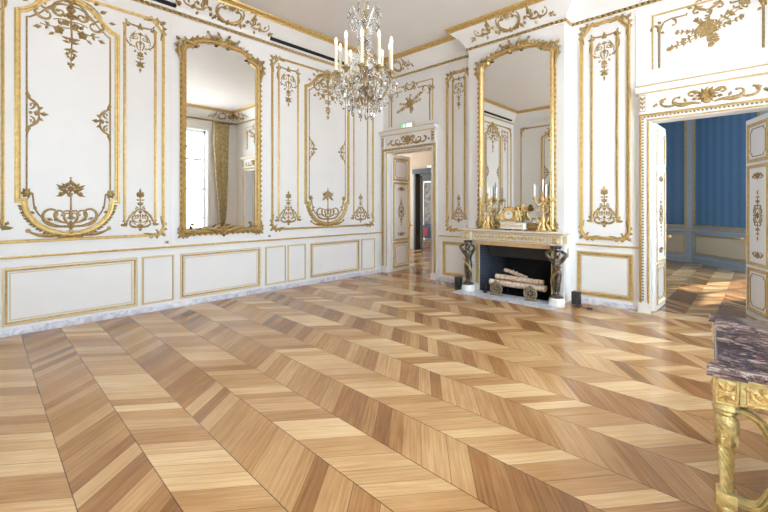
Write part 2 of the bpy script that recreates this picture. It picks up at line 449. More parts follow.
def orn_stand(g, c, k=(1, 1)):
    """pyramid of scrolls with flowers on top; c is the middle of its foot, .42 wide and .66 high"""
    def half(g, s):
        g.aca((.0, .02), -10, .22, 40, 160, .013, leaves=4, side=-1, ll=2.6)
        g.leaf((.19, .05), 10, .06, .035); g.flower((.185, .06), .035); g.leaf((.19, .09), 70, .06, .03)
        g.aca((.175, .08), 110, .36, 10, 70, .010, leaves=5, side=-1, ll=2.6)
        g.stroke((.015, .09), 5, .30, 150, 260, .009)
        g.stroke((.02, .32), -60, .22, 60, -330, .008)
        g.stroke((.05, .05), 60, .17, -10, -160, .007)
        g.leaf((.06, .25), 40, .05, .02); g.leaf((.10, .20), 10, .05, .02); g.leaf((.02, .34), 20, .05, .02)
        for v, a, L in ((.40, 25, .05), (.47, -10, .055), (.52, 30, .07), (.55, 60, .06), (.58, 10, .05)):
            g.leaf((.004, v), a, L, .022, bend=20)
    both(g, c, half, k)
    g.flower((0, .03), .045); g.leaf((0, .0), -90, .06, .04); g.dot((0, .12), .022); g.dot((0, .20), .014)
    g.rib([(0, .05), (0, .40)], .006); g.flower((0, .27), .028); g.flower((0, .405), .036, 6)
    g.rib([(0, .40), (0, .60)], [.008, .004]); g.flower((0, .55), .05, 6); g.leaf((0, .58), 90, .09, .03); g.at()

def orn_crest(g, c, k=(1, 1)):
    """crest of a great panel: scrolls along the rising frame, rosette, long hanging spray (-.86)"""
    def half(g, s):
        g.aca((.05, .02), -5, .40, -55, -20, .026, leaves=6, side=1, ll=1.9)
        g.stroke((.07, -.03), -30, .42, -60, -330, .016)
        g.aca((.36, -.17), -90, .34, -80, -180, .014, leaves=5, side=1, ll=2.2)
        g.stroke((.16, -.10), -70, .26, 50, 250, .011)
        g.leaf((.30, -.06), 30, .10, .04); g.leaf((.24, .02), 50, .09, .04); g.leaf((.40, -.16), 10, .09, .035)
        g.leaf((.08, .03), 60, .10, .045, bend=-20); g.leaf((.05, .05), 85, .09, .04)
        g.rib(g.turtle((.0, -.36), -5, .30, -20, 40), [.007]*17); g.leaf((.28, -.42), -15, .09, .04); g.leaf((.2, -.38), 30, .07, .03); g.leaf((.22, -.39), -60, .06, .03)
        g.flower((.12, -.41), .055); g.leaf((.09, -.35), 60, .08, .035); g.leaf((.16, -.45), -40, .08, .03)
        g.rib(g.turtle((.0, -.28), 20, .18, -50, 0, 8), [.007]*9)
        for i, v in enumerate((-.48, -.55, -.61, -.67, -.73, -.79)):
            g.leaf((.005, v), (-15, 25, -40)[i % 3], .10-.010*i, .030, bend=(30, -20)[i % 2])
        g.leaf((.02, -.22), 10, .09, .035); g.leaf((.03, -.28), -40, .09, .035)
    both(g, c, half, k)
    g.flower((0, .02), .085, 8); g.flower((0, .02), .05, 5, 60); g.leaf((0, .08), 90, .07, .05)
    g.leaf((0, -.05), -90, .16, .08); g.flower((0, -.20), .05); g.flower((-.05, -.30), .04); g.flower((.04, -.33), .045); g.flower((.01, -.50), .04)
    g.rib([(0, -.2), (.01, -.5), (0, -.84)], [.012, .010, .004]); g.flower((0, -.64), .032); g.flower((.005, -.74), .026); g.leaf((0, -.80), -90, .08, .028); g.at()

def orn_cartouche(g, c, k=(1, 1)):
    """foot of a great panel: urn with a bouquet between C-scrolls; c at the lowest point of the frame"""
    def half(g, s):
        g.aca((.03, .03), -25, .40, 40, 30, .020, leaves=8, side=-1, ll=2.0)
        g.aca((.05, .10), -15, .56, 130, 210, .015, leaves=5, side=-1, ll=2.0)
        g.stroke((.03, .13), 10, .34, 60, 250, .013); g.leaf((.17, .17), 20, .08, .03); g.leaf((.14, .15), 70, .06, .03)
        g.leaf((.34, .26), 10, .07, .03); g.leaf((.33, .30), 60, .06, .03)
        g.aca((.02, .11), 60, .20, -30, 200, .012, leaves=3, side=-1, ll=2.4)
        g.stroke((.05, -.02), -40, .14, 60, 200, .013)
        for a in (0, 60, 120, 180, 240, 300): g.leaf((.42, .50), a, .065, .035)
        g.dot((.42, .50), .03); g.rib(g.turtle((.40, .46), -70, .12, -10), [.008]*17)
        g.stroke((.0, .28), 5, .10, 30, -200, .008)
        g.leaf((.03, .53), 20, .12, .03); g.leaf((.03, .56), 50, .10, .03); g.leaf((.05, .50), -20, .11, .03); g.flower((.055, .53), .034); g.flower((.07, .585), .026); g.flower((.03, .615), .028); g.leaf((.08, .52), -60, .07, .025); g.leaf((.07, .56), 35, .10, .026); g.flower((.10, .50), .024)
    both(g, c, half, k)
    for a in (-90, -120, -60, -150, -30): g.leaf((0, .0), a, .09, .04)
    g.dot((0, .02), .035); g.leaf((0, .04), 90, .13, .07); g.flower((0, .20), .03)
    g.rib([(-.045, .20), (0, .18), (.045, .20)], .008); g.rib([(0, .2), (0, .28)], .02); g.rib([(-.06, .285), (.06, .285)], .009)
    g.rib([(0, .28), (0, .50)], [.012, .009]); g.flower((0, .56), .038, 6); g.flower((-.01, .49), .034); g.flower((.005, .64), .026); g.leaf((0, .60), 90, .10, .03); g.dot((.0, .70), .014); g.at()

def orn_bracket(g, c, s=1, k=(1, 1)):
    """side ornament of a great panel: a C of scrolls opening to the frame; s=+1 bulges to +x"""
    for t in (1, -1):
        g.at(c, (s*k[0], t*k[1]))
        g.aca((.0, .17), -20, .24, -60, -60, .012, leaves=4, side=1, ll=2.4)
        g.stroke((.02, .04), 20, .14, 60, 230, .009)
        g.leaf((.0, .17), 90, .10, .03); g.leaf((.0, .16), 60, .06, .03); g.leaf((.09, .05), 30, .07, .03)
        g.rib([(.0, .19), (.0, .30)], [.010, .004])
    g.at(c, (s*k[0], k[1])); g.leaf((.11, 0), 0, .09, .04); g.flower((.09, 0), .035); g.dot((.03, 0), .02); g.at()

def orn_corner(g, c, su, sv, k=1.0):
    """rocaille on a frame corner; su, sv point outwards from the frame"""
    g.at(c, (su*k, sv*k))
    g.aca((-.30, -.035), 12, .30, 20, -70, .020, leaves=5, side=1, ll=1.8)
    g.aca((-.035, -.32), 78, .30, -20, 70, .020, leaves=5, side=-1, ll=1.8)
    g.stroke((-.12, -.10), 45, .18, 30, 220, .014)
    g.leaf((-.02, -.03), 45, .09, .05); g.leaf((.0, -.10), 10, .07, .04); g.leaf((-.10, .0), 80, .07, .04)
    g.stroke((-.02, -.20), 60, .12, -60, -200, .010); g.stroke((-.20, -.02), 30, .12, 60, 200, .010)
    g.dot((-.03, -.04), .022); g.at()

def orn_trophy(g, c, k=(1, 1)):
    """a basket and crossed sprays of flowers"""
    rnd = random.Random(5)
    g.at(c, k, 18)
    for i in range(6): g.rib([(-.13+.01*i, -.06+.022*i), (.12-.008*i, -.07+.026*i)], .013)
    g.rib(g.turtle((-.13, -.02), 80, .36, -150, -30), [.010]*17)
    for a, L in ((10, .50), (28, .46), (-14, .36), (168, .46), (190, .50), (150, .36), (80, .26), (100, .22), (-95, .22), (-70, .18)):
        pts = g.turtle((.06*math.cos(R(a)), .04*math.sin(R(a))), a, L, rnd.uniform(-30, 30))
        g.rib(pts, [.008]*12+[.006, .005, .004, .004, .003])
        for i in range(3, 17, 3):
            p = pts[i]
            g.leaf(p, a+55+rnd.uniform(-15, 15), .06, .026); g.leaf(p, a-55+rnd.uniform(-15, 15), .06, .026)
        g.flower(pts[-1], .036); g.flower(pts[9], .034)
    for x, y, r in ((.0, .08, .05), (-.08, .10, .04), (.08, .10, .045), (.14, .04, .04), (-.13, .08, .035)): g.flower((x, y), r)
    g.at()

def orn_mask(g, c, W=.55, k=(1, 1)):
    """overdoor frieze: a mask in a shell with running acanthus to both sides; W is the half width"""
    def half(g, s):
        g.aca((.07, .06), 50, .20, -60, -200, .016, leaves=4, side=1, ll=1.8)
        g.aca((.06, -.08), 20, W*.46, -50, 60, .016, leaves=5, side=-1, ll=2.4)
        q = g.aca((.16, -.075), -8, W*.55, 20, 200, .017, leaves=6, side=1, ll=2.4)
        g.aca((W*.52, -.05), -20, W*.50, 50, 160, .015, leaves=5, side=1, ll=2.4)
        g.leaf((W*.86, .0), -30, .09, .035); g.leaf((W*.9, .02), -70, .08, .03); g.flower((W*.80, .03), .035)
        g.leaf((.08, .06), 30, .09, .045); g.leaf((.09, .0), -10, .08, .04); g.leaf((W*.35, -.04), 70, .08, .035); g.leaf((W*.35, -.06), -60, .05, .03)
    both(g, c, half, k)
    for a in range(0, 360, 30): g.leaf((.0, .03), a, .125, .05, .03)
    g.dot((0, -.05), .05, .03); g.w0 = .02; g.dot((0, .03), .082, .05); g.w0 = .05; g.dot((-.022, .045), .012); g.dot((.022, .045), .012); g.leaf((0, .045), -90, .05, .03); g.rib([(-.022, -.01), (.022, -.01)], .006); g.w0 = 0
    g.leaf((0, .10), 90, .09, .05); g.leaf((.02, .10), 60, .08, .04); g.leaf((-.02, .10), 120, .08, .04); g.dot((0, -.08), .035, .02); g.at()

def orn_cove(g, c, k=(1, 1)):
    """cove cartouche: open oval frame of scrolls with a shell on top and trailing sprays"""
    def half(g, s):
        g.aca((.0, -.13), 8, .46, 30, 150, .020, leaves=8, side=-1, ll=1.9)
        g.aca((.40, .02), 60, .24, 10, 190, .020, leaves=5, side=-1, ll=2.2)
        g.stroke((.38, .0), -40, .22, 60, 280, .014)
        g.aca((.42, -.06), -5, .26, -40, 220, .014, leaves=5, side=1, ll=2.4)
        g.aca((.58, -.08), 10, .28, -50, 200, .011, leaves=5, side=1, ll=2.6)
        g.leaf((.30, -.04), 30, .10, .05); g.leaf((.24, -.10), -60, .07, .04); g.leaf((.36, .10), 120, .09, .04); g.leaf((.52, -.02), 40, .09, .04); g.leaf((.50, -.11), -50, .08, .04); g.leaf((.68, -.04), 60, .07, .03)
        g.aca((.10, -.14), 30, .30, 40, 120, .018, leaves=5, side=-1, ll=2.0)
        g.flower((.46, .06), .05); g.flower((.62, -.07), .035); g.flower((.82, -.10), .03)
        g.leaf((.78, -.08), 10, .09, .035); g.leaf((.84, -.10), -20, .09, .03); g.leaf((.84, -.09), 35, .07, .03)
        for i in range(4): g.flower((.08+.075*i, -.125+.012*i), .034)
        g.stroke((.06, .13), -10, .16, -40, -240, .014); g.leaf((.09, .09), -20, .08, .04)
    both(g, c, half, k)
    for a in range(-150, -20, 20): g.leaf((0, .15), a, .12, .045)
    g.flower((0, .12), .06, 6); g.flower((0, -.13), .05); g.at()

def orn_medal(g, c, k=(1, 1)):
    """door leaf medallion with finials above and below"""
    g.at(c, k); g.rib([(.075*math.cos(2*PI*i/20), .10*math.sin(2*PI*i/20)) for i in range(20)], .007, True); g.flower((0, 0), .05, 6)
    for t in (1, -1):
        for s in (1, -1):
            g.at(c, (s*k[0], t*k[1]))
            g.stroke((.01, .13), 20, .16, -40, -260, .008); g.stroke((.08, .02), 20, .12, 60, 230, .007); g.leaf((.02, .17), 50, .06, .022); g.leaf((.01, .24), 35, .05, .02); g.leaf((.09, .06), 45, .05, .02); g.leaf((.09, .0), 0, .06, .025)
        g.at(c, (k[0], t*k[1])); g.rib([(0, .11), (0, .33)], [.008, .003]); g.flower((0, .20), .026); g.leaf((0, .28), 90, .08, .024)
    g.at()
def orn_fan(g, c, k=(1, 1)):
    g.at(c, k)
    for a in (90, 55, 125, 25, 155): g.leaf((0, 0), a, .10, .03)
    for s in (1, -1):
        g.at(c, (s*k[0], k[1])); g.stroke((.02, .0), -5, .17, 20, 200, .008); g.leaf((.08, .0), 40, .06, .022); g.leaf((.13, .02), 60, .05, .02)
    g.at(c, k); g.dot((0, 0), .022); g.at()

# ------------------------------------------------------------------ the room shell
XR, YF, ZC, TH = 7.1, -7.2, 4.74, .22
D1 = (.17, 1.41, 2.70)      # door opening by the corner: x0, x1, height
D2 = (5.19, 6.45, 2.70)     # double door
FB = (2.70, 3.95, .84)      # fireplace opening
YB = -.27                   # face of the chimney breast
BX = (2.42, 4.12)
WIN = [(-2.46, -1.04), (-6.92, -5.52)]
WZ = (.72, 4.02)

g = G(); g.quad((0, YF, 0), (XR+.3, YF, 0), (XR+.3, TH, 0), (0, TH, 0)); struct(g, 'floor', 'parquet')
g = G(); g.box(-.3, XR+.4, YF-.3, TH, ZC, ZC+.12); struct(g, 'ceiling', 'ceiling')
g = G(); g.box(-TH, 0, YF-TH, 0, 0, ZC); struct(g, 'wall_left', 'paint')
g = G()
for a, b, z0, z1 in ((-TH, D1[0], 0, ZC), (D1[0], D1[1], D1[2], ZC), (D1[1], FB[0], 0, ZC), (FB[0], FB[1], FB[2], ZC), (FB[1], D2[0], 0, ZC), (D2[0], D2[1], D2[2], ZC), (D2[1], XR+.4, 0, ZC)):
    g.box(a, b, 0, TH, z0, z1)
struct(g, 'wall_back', 'paint')
g = G(); g.box(BX[0], FB[0], YB, -.001, 0, ZC); g.box(FB[1], BX[1], YB, -.001, 0, ZC); g.box(FB[0], FB[1], YB, -.001, FB[2], ZC); struct(g, 'wall_chimney', 'paint')
g = G(); g.box(0, XR+.4, YF-TH, YF, 0, ZC); struct(g, 'wall_front', 'paint')
g = G(); ys = [YF]+[q for w in sorted(WIN) for q in w]+[0]
for i in range(0, len(ys), 2): g.box(XR, XR+.4, ys[i], ys[i+1], 0, ZC)
for a, b in WIN: g.box(XR, XR+.4, a, b, 0, WZ[0]); g.box(XR, XR+.4, a, b, WZ[1], ZC)
struct(g, 'wall_right', 'paint')

# plan paths of the room (interior on the left hand side)
PLAN = [(XR, YF), (XR, 0), (BX[1], 0), (BX[1], YB), (BX[0], YB), (BX[0], 0), (0, 0), (0, YF)]
def sweep_plan(g, path, prof, closed=True):
    """profile [(inwards, z)] along a plan path with mitred corners"""
    K = len(prof); rings = [offset_path(path, o, closed) for o, z in prof]
    n = len(path); vs = [(rings[j][i][0], rings[j][i][1], prof[j][1]) for i in range(n) for j in range(K)]
    fs = [(i*K+j, i*K+j+1, ((i+1) % n)*K+j+1, ((i+1) % n)*K+j) for i in range(n if closed else n-1) for j in range(K-1)]
    if not closed: fs += [tuple(range(K)), tuple((n-1)*K+j for j in range(K-1, -1, -1))]
    return g.add(vs, fs)
ZB = 4.375
CO, ZT = .25, 4.655       # the cove leans out by CO up to ZT
g = G(); sweep_plan(g, PLAN, [(-.01, ZB+.03), (.035, ZB+.045), (.05, ZB+.075), (.09, ZB+.12), (.16, ZB+.20), (CO, ZT), (CO+.02, ZT+.02), (CO+.02, ZC+.01), (-.01, ZC+.01)]); struct(g, 'trim_cove', 'paint')
g = G(); sweep_plan(g, PLAN, [(CO, ZT+.005), (CO+.015, ZT), (CO+.022, ZT+.022), (CO+.040, ZT+.028), (CO+.040, ZT+.045), (CO+.052, ZT+.05), (CO+.066, ZT+.072), (CO+.07, ZC-.002), (CO+.06, ZC+.005), (CO, ZC)]); struct(g, 'trim_crown', 'gilt')
g = G(); sweep_plan(g, PLAN, [(-.002, ZB-.035), (.018, ZB-.03), (.03, ZB-.012), (.03, ZB+.018), (.045, ZB+.03), (.05, ZB+.045), (.0, ZB+.05)]); struct(g, 'trim_cornice', 'paint')
# gilt rope of leaves on the cornice
g = G()
gb = G()
n = len(PLAN); inner = offset_path(PLAN, .030)
for i in range(n):
    a, b = Vector(inner[i]+(0,)), Vector(inner[(i+1) % n]+(0,))
    if i == n-1: break
    L = (b-a).length; d = (b-a)/L; nn = Vector((-d.y, d.x, 0)); m = int(L/.072)
    for q in range(m):
        c = a+d*((q+.5)*L/m)
        e = d*(.5*L/m*.82)
        vs = [c-e+Vector((0, 0, ZB-.028)), c+e*.5+Vector((0, 0, ZB-.028)), c+e+Vector((0, 0, ZB+.022)), c-e*.5+Vector((0, 0, ZB+.022)), c+nn*.020+Vector((0, 0, ZB-.003))]
        g.add([tuple(v) for v in vs], [(0, 1, 4), (1, 2, 4), (2, 3, 4), (3, 0, 4)])
    gb.add([tuple(v) for v in (a+Vector((0, 0, ZB-.031)), b+Vector((0, 0, ZB-.031)), b+Vector((0, 0, ZB+.024)), a+Vector((0, 0, ZB+.024)))], [(0, 1, 2, 3)])
for v in range(len(gb.v)): pass
r_ = struct(gb, 'trim_beading', 'gilt_dark', smooth=0); rp = g.build('leaf_rope', 'gilt', r_, 20)

# skirting of grey marble, in the runs between the door cases and the fireplace
def skirting(name, path):
    g = G(); sweep_plan(g, path, [(0, 0), (.022, 0), (.022, .06), (.012, .075), (0, .075)], False); struct(g, name, 'plinth')
skirting('baseboard_left', [(0, 0), (0, YF)])
skirting('baseboard_back', [(5.05, 0), (4.20, 0)])
skirting('baseboard_chimney', [(2.40, 0), (1.56, 0)])
skirting('baseboard_front', [(0, YF), (XR, YF)])
skirting('baseboard_right', [(XR, YF), (XR, 0), (6.60, 0)])
# thin gilt line on the dado cap
def dado_line(name, path):
    g = G(); sweep_plan(g, path, [(-.002, .890), (.012, .893), (.016, .905), (.012, .917), (-.002, .92)], False); o = struct(g, name, 'gilt')
    g = G(); sweep_plan(g, path, [(-.002, .862), (.008, .864), (.010, .888), (-.002, .89)], False); g.build('dado_fillet', 'paint', o)
dado_line('trim_dado_left', [(0, -.005), (0, YF)])
dado_line('trim_dado_back', [(5.05, 0), (4.20, 0)])
dado_line('trim_dado_chimney', [(2.40, 0), (1.56, 0)])
dado_line('trim_dado_front', [(0, YF), (XR, YF)])

# ------------------------------------------------------------------ panelling
ROT = {'left': R(90), 'back': 0.0, 'right': R(-90), 'front': R(180), 'chimney': 0.0}
def wall_root(wall, u, z, name, label, cat, group=None):
    loc = {'left': (0, u, z), 'back': (u, 0, z), 'right': (XR, -u, z), 'front': (-u, YF, z), 'chimney': (u, YB, z)}[wall]
    return thing(name, label, cat, loc, ROT[wall], group)

def great_path(hw, zb, zs, zt, ztop):
    q = [(hw*.88*math.sin(t), zs-(zs-zb)*math.cos(t)) for t in [PI/2*i/9 for i in range(10)]]
    right = q+[(hw, zs), (hw, zt), (hw*.86, zt+.03), (hw*.70, zt+.10), (hw*.56, zt+.19), (hw*.40, ztop-.05), (hw*.2, ztop-.012)]
    return right+[(0, ztop)]+[(-x, z) for x, z in reversed(right[1:])]

def great_panel(wall, uc, label, group, hw=.55, rich=True):
    r = wall_root(wall, uc, 1.10, 'wall_panel', label, 'wall panel', group); off = (0, 0, 1.10)
    path = great_path(hw, 1.16, 1.57, 3.80, 4.11)
    g = G(off); g.mould(path, prof_ogee(.058, .03), True); g.build('frame', 'gilt', r)
    ins = offset_path(path, .080); g = G(off); g.mould(ins, prof_round(.018, .012), True); g.build('inner_frame', 'gilt_dark', r)
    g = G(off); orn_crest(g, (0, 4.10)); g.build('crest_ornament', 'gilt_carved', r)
    g = G(off); orn_cartouche(g, (0, 1.16))
    for s in (1, -1):
        for i in range(1, 9):
            (xa, za), (x, z) = path[i-1], path[i]; g.at((0, 0), (s, 1)); L = math.hypot(x-xa, z-za); nx, nz = (z-za)/L, -(x-xa)/L
            a = math.degrees(math.atan2(nz, nx))
            for t in (0, .5):
                px, pz = x+(xa-x)*t, z+(za-z)*t; g.leaf((px+nx*.022, pz+nz*.022), a+40, .055, .03, .016); g.dot((px+nx*.03, pz+nz*.03), .012)
    g.at()
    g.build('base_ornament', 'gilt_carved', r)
    if rich:
        for s in (1, -1):
            g = G(off); orn_bracket(g, (s*(hw-.085), 2.62), -s); g.build('side_ornament', 'gilt_carved', r)
    return r

def strip_panel(wall, uc, hw, label, group=None, zt=4.02, zb=1.10, zi=1.30, top=True, kd=(1.06, 1.1), name='strip_panel'):
    r = wall_root(wall, uc, zb, name, label, 'wall panel', group); off = (0, 0, zb)
    for s in (1, -1):
        g = G(off); g.mould([(s*hw, zi), (s*hw, zt)], prof_ogee(.034, .02)); g.build('moulding', 'gilt', r)
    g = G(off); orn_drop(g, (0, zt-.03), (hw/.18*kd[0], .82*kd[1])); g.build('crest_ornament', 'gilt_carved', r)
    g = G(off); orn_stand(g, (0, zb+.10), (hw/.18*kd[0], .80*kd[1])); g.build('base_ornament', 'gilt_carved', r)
    return r

def border(wall, u0, u1, z0, z1, label, group=None, w=.038):
    uc = (u0+u1)/2; h = (u1-u0)/2
    r = wall_root(wall, uc, z0, 'panel_border', label, 'panel border', group); off = (0, 0, z0)
    pts = [(-h+.06, z0), (h-.06, z0), (h, z0+.10), (h, z1-.16), (h-.14, z1), (-h+.14, z1), (-h, z1-.16), (-h, z0+.10)]
    g = G(off); g.mould(pts, prof_ogee(w, .03), True); g.build('frame', 'gilt', r)
    for su in (1, -1):
        for sv, z in ((1, z1), (-1, z0)):
            g = G(off); orn_corner(g, (su*h, z), su, sv, .85); g.build('corner_ornament', 'gilt_carved', r)
    return r

def dado_panel(wall, u0, u1, label, z0=.118, z1=.785, heavy=True):
    uc, h = (u0+u1)/2, (u1-u0)/2
    r = wall_root(wall, uc, z0, 'dado_panel', label, 'dado panel', 'dado panels of the white panelling'); off = (0, 0, z0)
    g = G(off); g.mould(rect(-h, h, z0, z1), [(-.008, 0), (-.005, .006), (.005, .006), (.008, 0)], True); g.build('outer_moulding', 'gilt_line', r)
    i = .028 if heavy else .012
    g = G(off); g.mould(rect(-h+i, h-i, z0+i, z1-i), prof_ogee((.024 if wall == 'left' else .040) if heavy else .014, .018), True); g.build('moulding', 'gilt' if heavy else 'gilt_line', r)
    if heavy:
        g = G(off); g.mould(rect(-h+.062, h-.062, z0+.062, z1-.062), [(-.006, -.002), (-.004, .006), (.004, .006), (.006, -.002)], True); g.build('inner_moulding', 'gilt_line', r)
    return r
M['gilt_line'] = simple('cream_gilt_line', (.74, .60, .36, 1), .45, .25)

# left wall: two bays of carved panels with a tall mirror between them
for side, uc, n in (('near', -5.72, 0), ('far', -1.61, 1)):
    where = ('left of the tall mirror on the long white wall', 'right of the tall mirror on the long white wall')[n]
    great_panel('left', uc, 'broad white panel in a scrolled gilt frame, '+where, 'broad carved panels', hw=.538 if n else .498)
    border('left', uc-1.26, uc+1.27 if n else uc+1.07, 1.09, 4.17, 'long gilt border round three panels, '+where, 'outer gilt borders')
    for s, q in ((1, 'corner' if n else 'mirror'), (-1, 'mirror' if n else 'near')):
        du = {(0, 1): .775, (0, -1): -.83, (1, 1): .90, (1, -1): -.92}[(n, s)]
        lab = {(0, 1): 'narrow gilt-edged panel between the nearer broad panel and the tall mirror', (0, -1): 'narrow gilt-edged panel cut by the left edge of the photo',
               (1, -1): 'narrow gilt-edged panel just right of the tall mirror on the long wall', (1, 1): 'narrow gilt-edged panel nearest the room corner on the long wall'}[(n, s)]
        strip_panel('left', uc+du, .205 if (n, s) != (0, 1) else .19, lab, 'narrow carved panels', kd=(.94, 1.04) if (n, s) == (0, 1) else (1.06, 1.1))
# thin raised board behind the mirror, as the joints in the panelling show
g = G(); g.box(-.01, .010, -4.545, -2.985, .93, 4.19); struct(g, 'trim_mirror_bay', 'paint')
g = G(); g.box(-.01, .006, -7.19, -.01, 4.19, 4.215); struct(g, 'trim_frieze_fillet', 'paint')
DP = [(-7.1, -6.42, 'cut by the left edge of the photo', 0), (-6.345, -4.985, 'long, under the near broad panel', 1), (-4.92, -4.51, 'narrow, left of the tall mirror', 0), (-4.41, -3.10, 'long, under the tall mirror', 1),
      (-3.00, -2.59, 'narrow, just right of the mirror panel', 0), (-2.545, -2.155, 'narrow, second to the right of the mirror', 0), (-2.04, -.755, 'long, under the far broad panel', 1), (-.69, -.275, 'narrow, beside the room corner', 0)]
for a, b, w, hv in DP: dado_panel('left', a, b, 'gold-lined dado panel on the long wall, '+w, heavy=bool(hv))
# back wall
border('back', 1.77, 2.30, 1.04, 4.13, 'narrow tall gilt border between the corner door and the fireplace', 'outer gilt borders', .048)
strip_panel('back', 2.035, .135, 'slim carved panel between the corner door and the fireplace', 'narrow carved panels', zt=4.0, zb=1.12, zi=1.25, kd=(1.0, .98))
border('back', 4.285, 4.925, 1.02, 4.28, 'tall gilt border between the fireplace and the double door', 'outer gilt borders', .05)
strip_panel('back', 4.605, .175, 'tall carved panel between the fireplace and the double door', 'narrow carved panels', zt=4.08, zb=1.13, zi=1.28)
dado_panel('back', 1.66, 2.32, 'white dado panel in gold lines left of the fireplace, behind the bronze figure', .13, .80)
dado_panel('back', 4.22, 4.98, 'white dado panel in broad gold lines right of the fireplace', .13, .80)
# the front wall behind the camera, seen only in the mirrors
great_panel('front', -1.55, 'broad gilt panel on the wall reflected in the fireplace mirror', 'broad carved panels')
border('front', -2.85, -.28, 1.09, 4.17, 'long gilt border on the wall reflected in the fireplace mirror', 'outer gilt borders')
for a, b, s in (): pass
# chimney breast: thin border lines on its sides
for q, (x, y) in enumerate(((5.03, -.002),)):
    g = G(); g.box(x-.012, x, -.010, .0, .93, 4.3); struct(g, 'trim_panel_joint', 'paint')

# vents in the cove above the long wall
for y0, y1, lab in ((-6.9, -4.50, 'long black slot vent in the cove left of the central cartouche'), (-2.94, -1.40, 'long black slot vent in the cove right of the central cartouche'), (-1.30, -1.20, 'short black slot vent in the cove behind the chandelier')):
    g = G(((0, (y0+y1)/2, ZB+.05))); g.box(.035, .095, y0, y1, ZB+.054, ZB+.094)
    o = g.build('air_vent', 'soot', None, 0, (0, (y0+y1)/2, ZB+.05)); tag(o, lab, 'vent', 'slot vents')
# cove cartouches
def cove_orn(loc, rz, label, k=(1, 1)):
    a = math.atan2(CO-.05, ZT-ZB-.06)
    g = G(); base = .05
    def tf(p):
        u, w, v = p[0], -p[1], p[2]
        return (u, -(base+v*math.sin(a)+w*math.cos(a)), .06+v*math.cos(a)-w*math.sin(a))
    g.tf = tf; g.w0 = -.012; orn_cove(g, (0, .165), (k[0], k[1]*1.05))
    o = g.build('cove_ornament', 'gilt_carved', None, 35, (loc[0], loc[1], ZB), rz); tag(o, label, 'cove ornament', 'gilt cove cartouches')
cove_orn((0, -3.72), R(90), 'gilt scrolled cartouche in the cove above the tall mirror of the long wall', (.90, 1.0))
cove_orn(((BX[0]+BX[1])/2, YB), 0, 'gilt scrolled cartouche in the cove above the fireplace mirror', (.82, 1.0))
cove_orn((XR, -3.6), R(-90), 'gilt scrolled cartouche in the cove over the windows, seen in the mirror', (.9, 1))
cove_orn((3.5, YF), R(180), 'gilt scrolled cartouche in the cove of the wall behind, seen in a mirror', (.9, 1))
cove_orn((.56, 0), 0, 'gilt scrolls in the cove of the door wall beside the room corner', (.45, .9))
cove_orn((0, -.56), R(90), 'gilt scrolls in the cove of the long wall beside the room corner, behind the chandelier', (.45, .9))
cove_orn((XR, -.60), R(-90), 'gilt scrolls in the cove above the gold curtain, seen in the tall mirror', (.5, .95))
cove_orn((XR-.56, 0), 0, 'gilt scrolls in the cove over the double door, seen in the tall mirror', (.45, .9))
def cove_corner(x, y, rz, label):
    g = G(); g.w0 = .0
    g.at((0, 0)); orn_corner(g, (0, .12), 1, 1, .62); orn_corner(g, (0, .12), -1, 1, .62); g.at((0, .02)); g.flower((0, 0), .09, 7); g.stroke((0.02, -.06), -30, .2, 30, 250, .012); g.at((0, .02), (-1, 1)); g.stroke((0.02, -.06), -30, .2, 30, 250, .012)
    o = g.build('corner_cartouche', 'gilt_carved', None, 35, (x, y, ZT-.08), rz); tag(o, label, 'cove ornament', 'gilt corner cartouches')
cove_corner(.26, -.26, R(45), 'gilt cartouche in the cove corner between the long wall and the door wall')
cove_corner(XR-.26, -.26, R(-45), 'gilt cartouche in the cove corner above the window curtain, seen in the mirror')
# outlets under the mirror
for y, lab in ((-4.60, 'small grey wall outlet left below the tall mirror'), (-2.92, 'small grey wall outlet right below the tall mirror')):
    r = thing('wall_outlet', lab, 'outlet', (0, y, .955), R(90), 'wall outlets')
    g = G(); g.bbox(-.028, .028, -.010, .001, 0, .045, .003); g.build('cover_plate', 'plastic', r)
    g = G(); g.lathe([(.012, 0), (.012, .003), (0, .003)], n=14); 
    o = g.build('socket', 'hood', r); o.location = (0, -.010, .0225); o.rotation_euler.x = R(90)
# ------------------------------------------------------------------ great mirrors
def arch_path(hw, z0, zs, za):
    """upright, small shoulder, then a shallow arch; counter-clockwise from the lower left"""
    n = 12; top = []
    for i in range(n+1):
        t = i/n; x = hw*.80*math.cos(PI*t)*-1
        top.append((-x, zs+.05+(za-zs-.05)*math.sin(PI*t)**.85 if 0 < t < 1 else zs+.05))
    return [(-hw, z0), (hw, z0), (hw, zs-.05), (hw*.96, zs), (hw*.88, zs+.035)]+top+[(-hw*.88, zs+.035), (-hw*.96, zs), (-hw, zs-.05)]

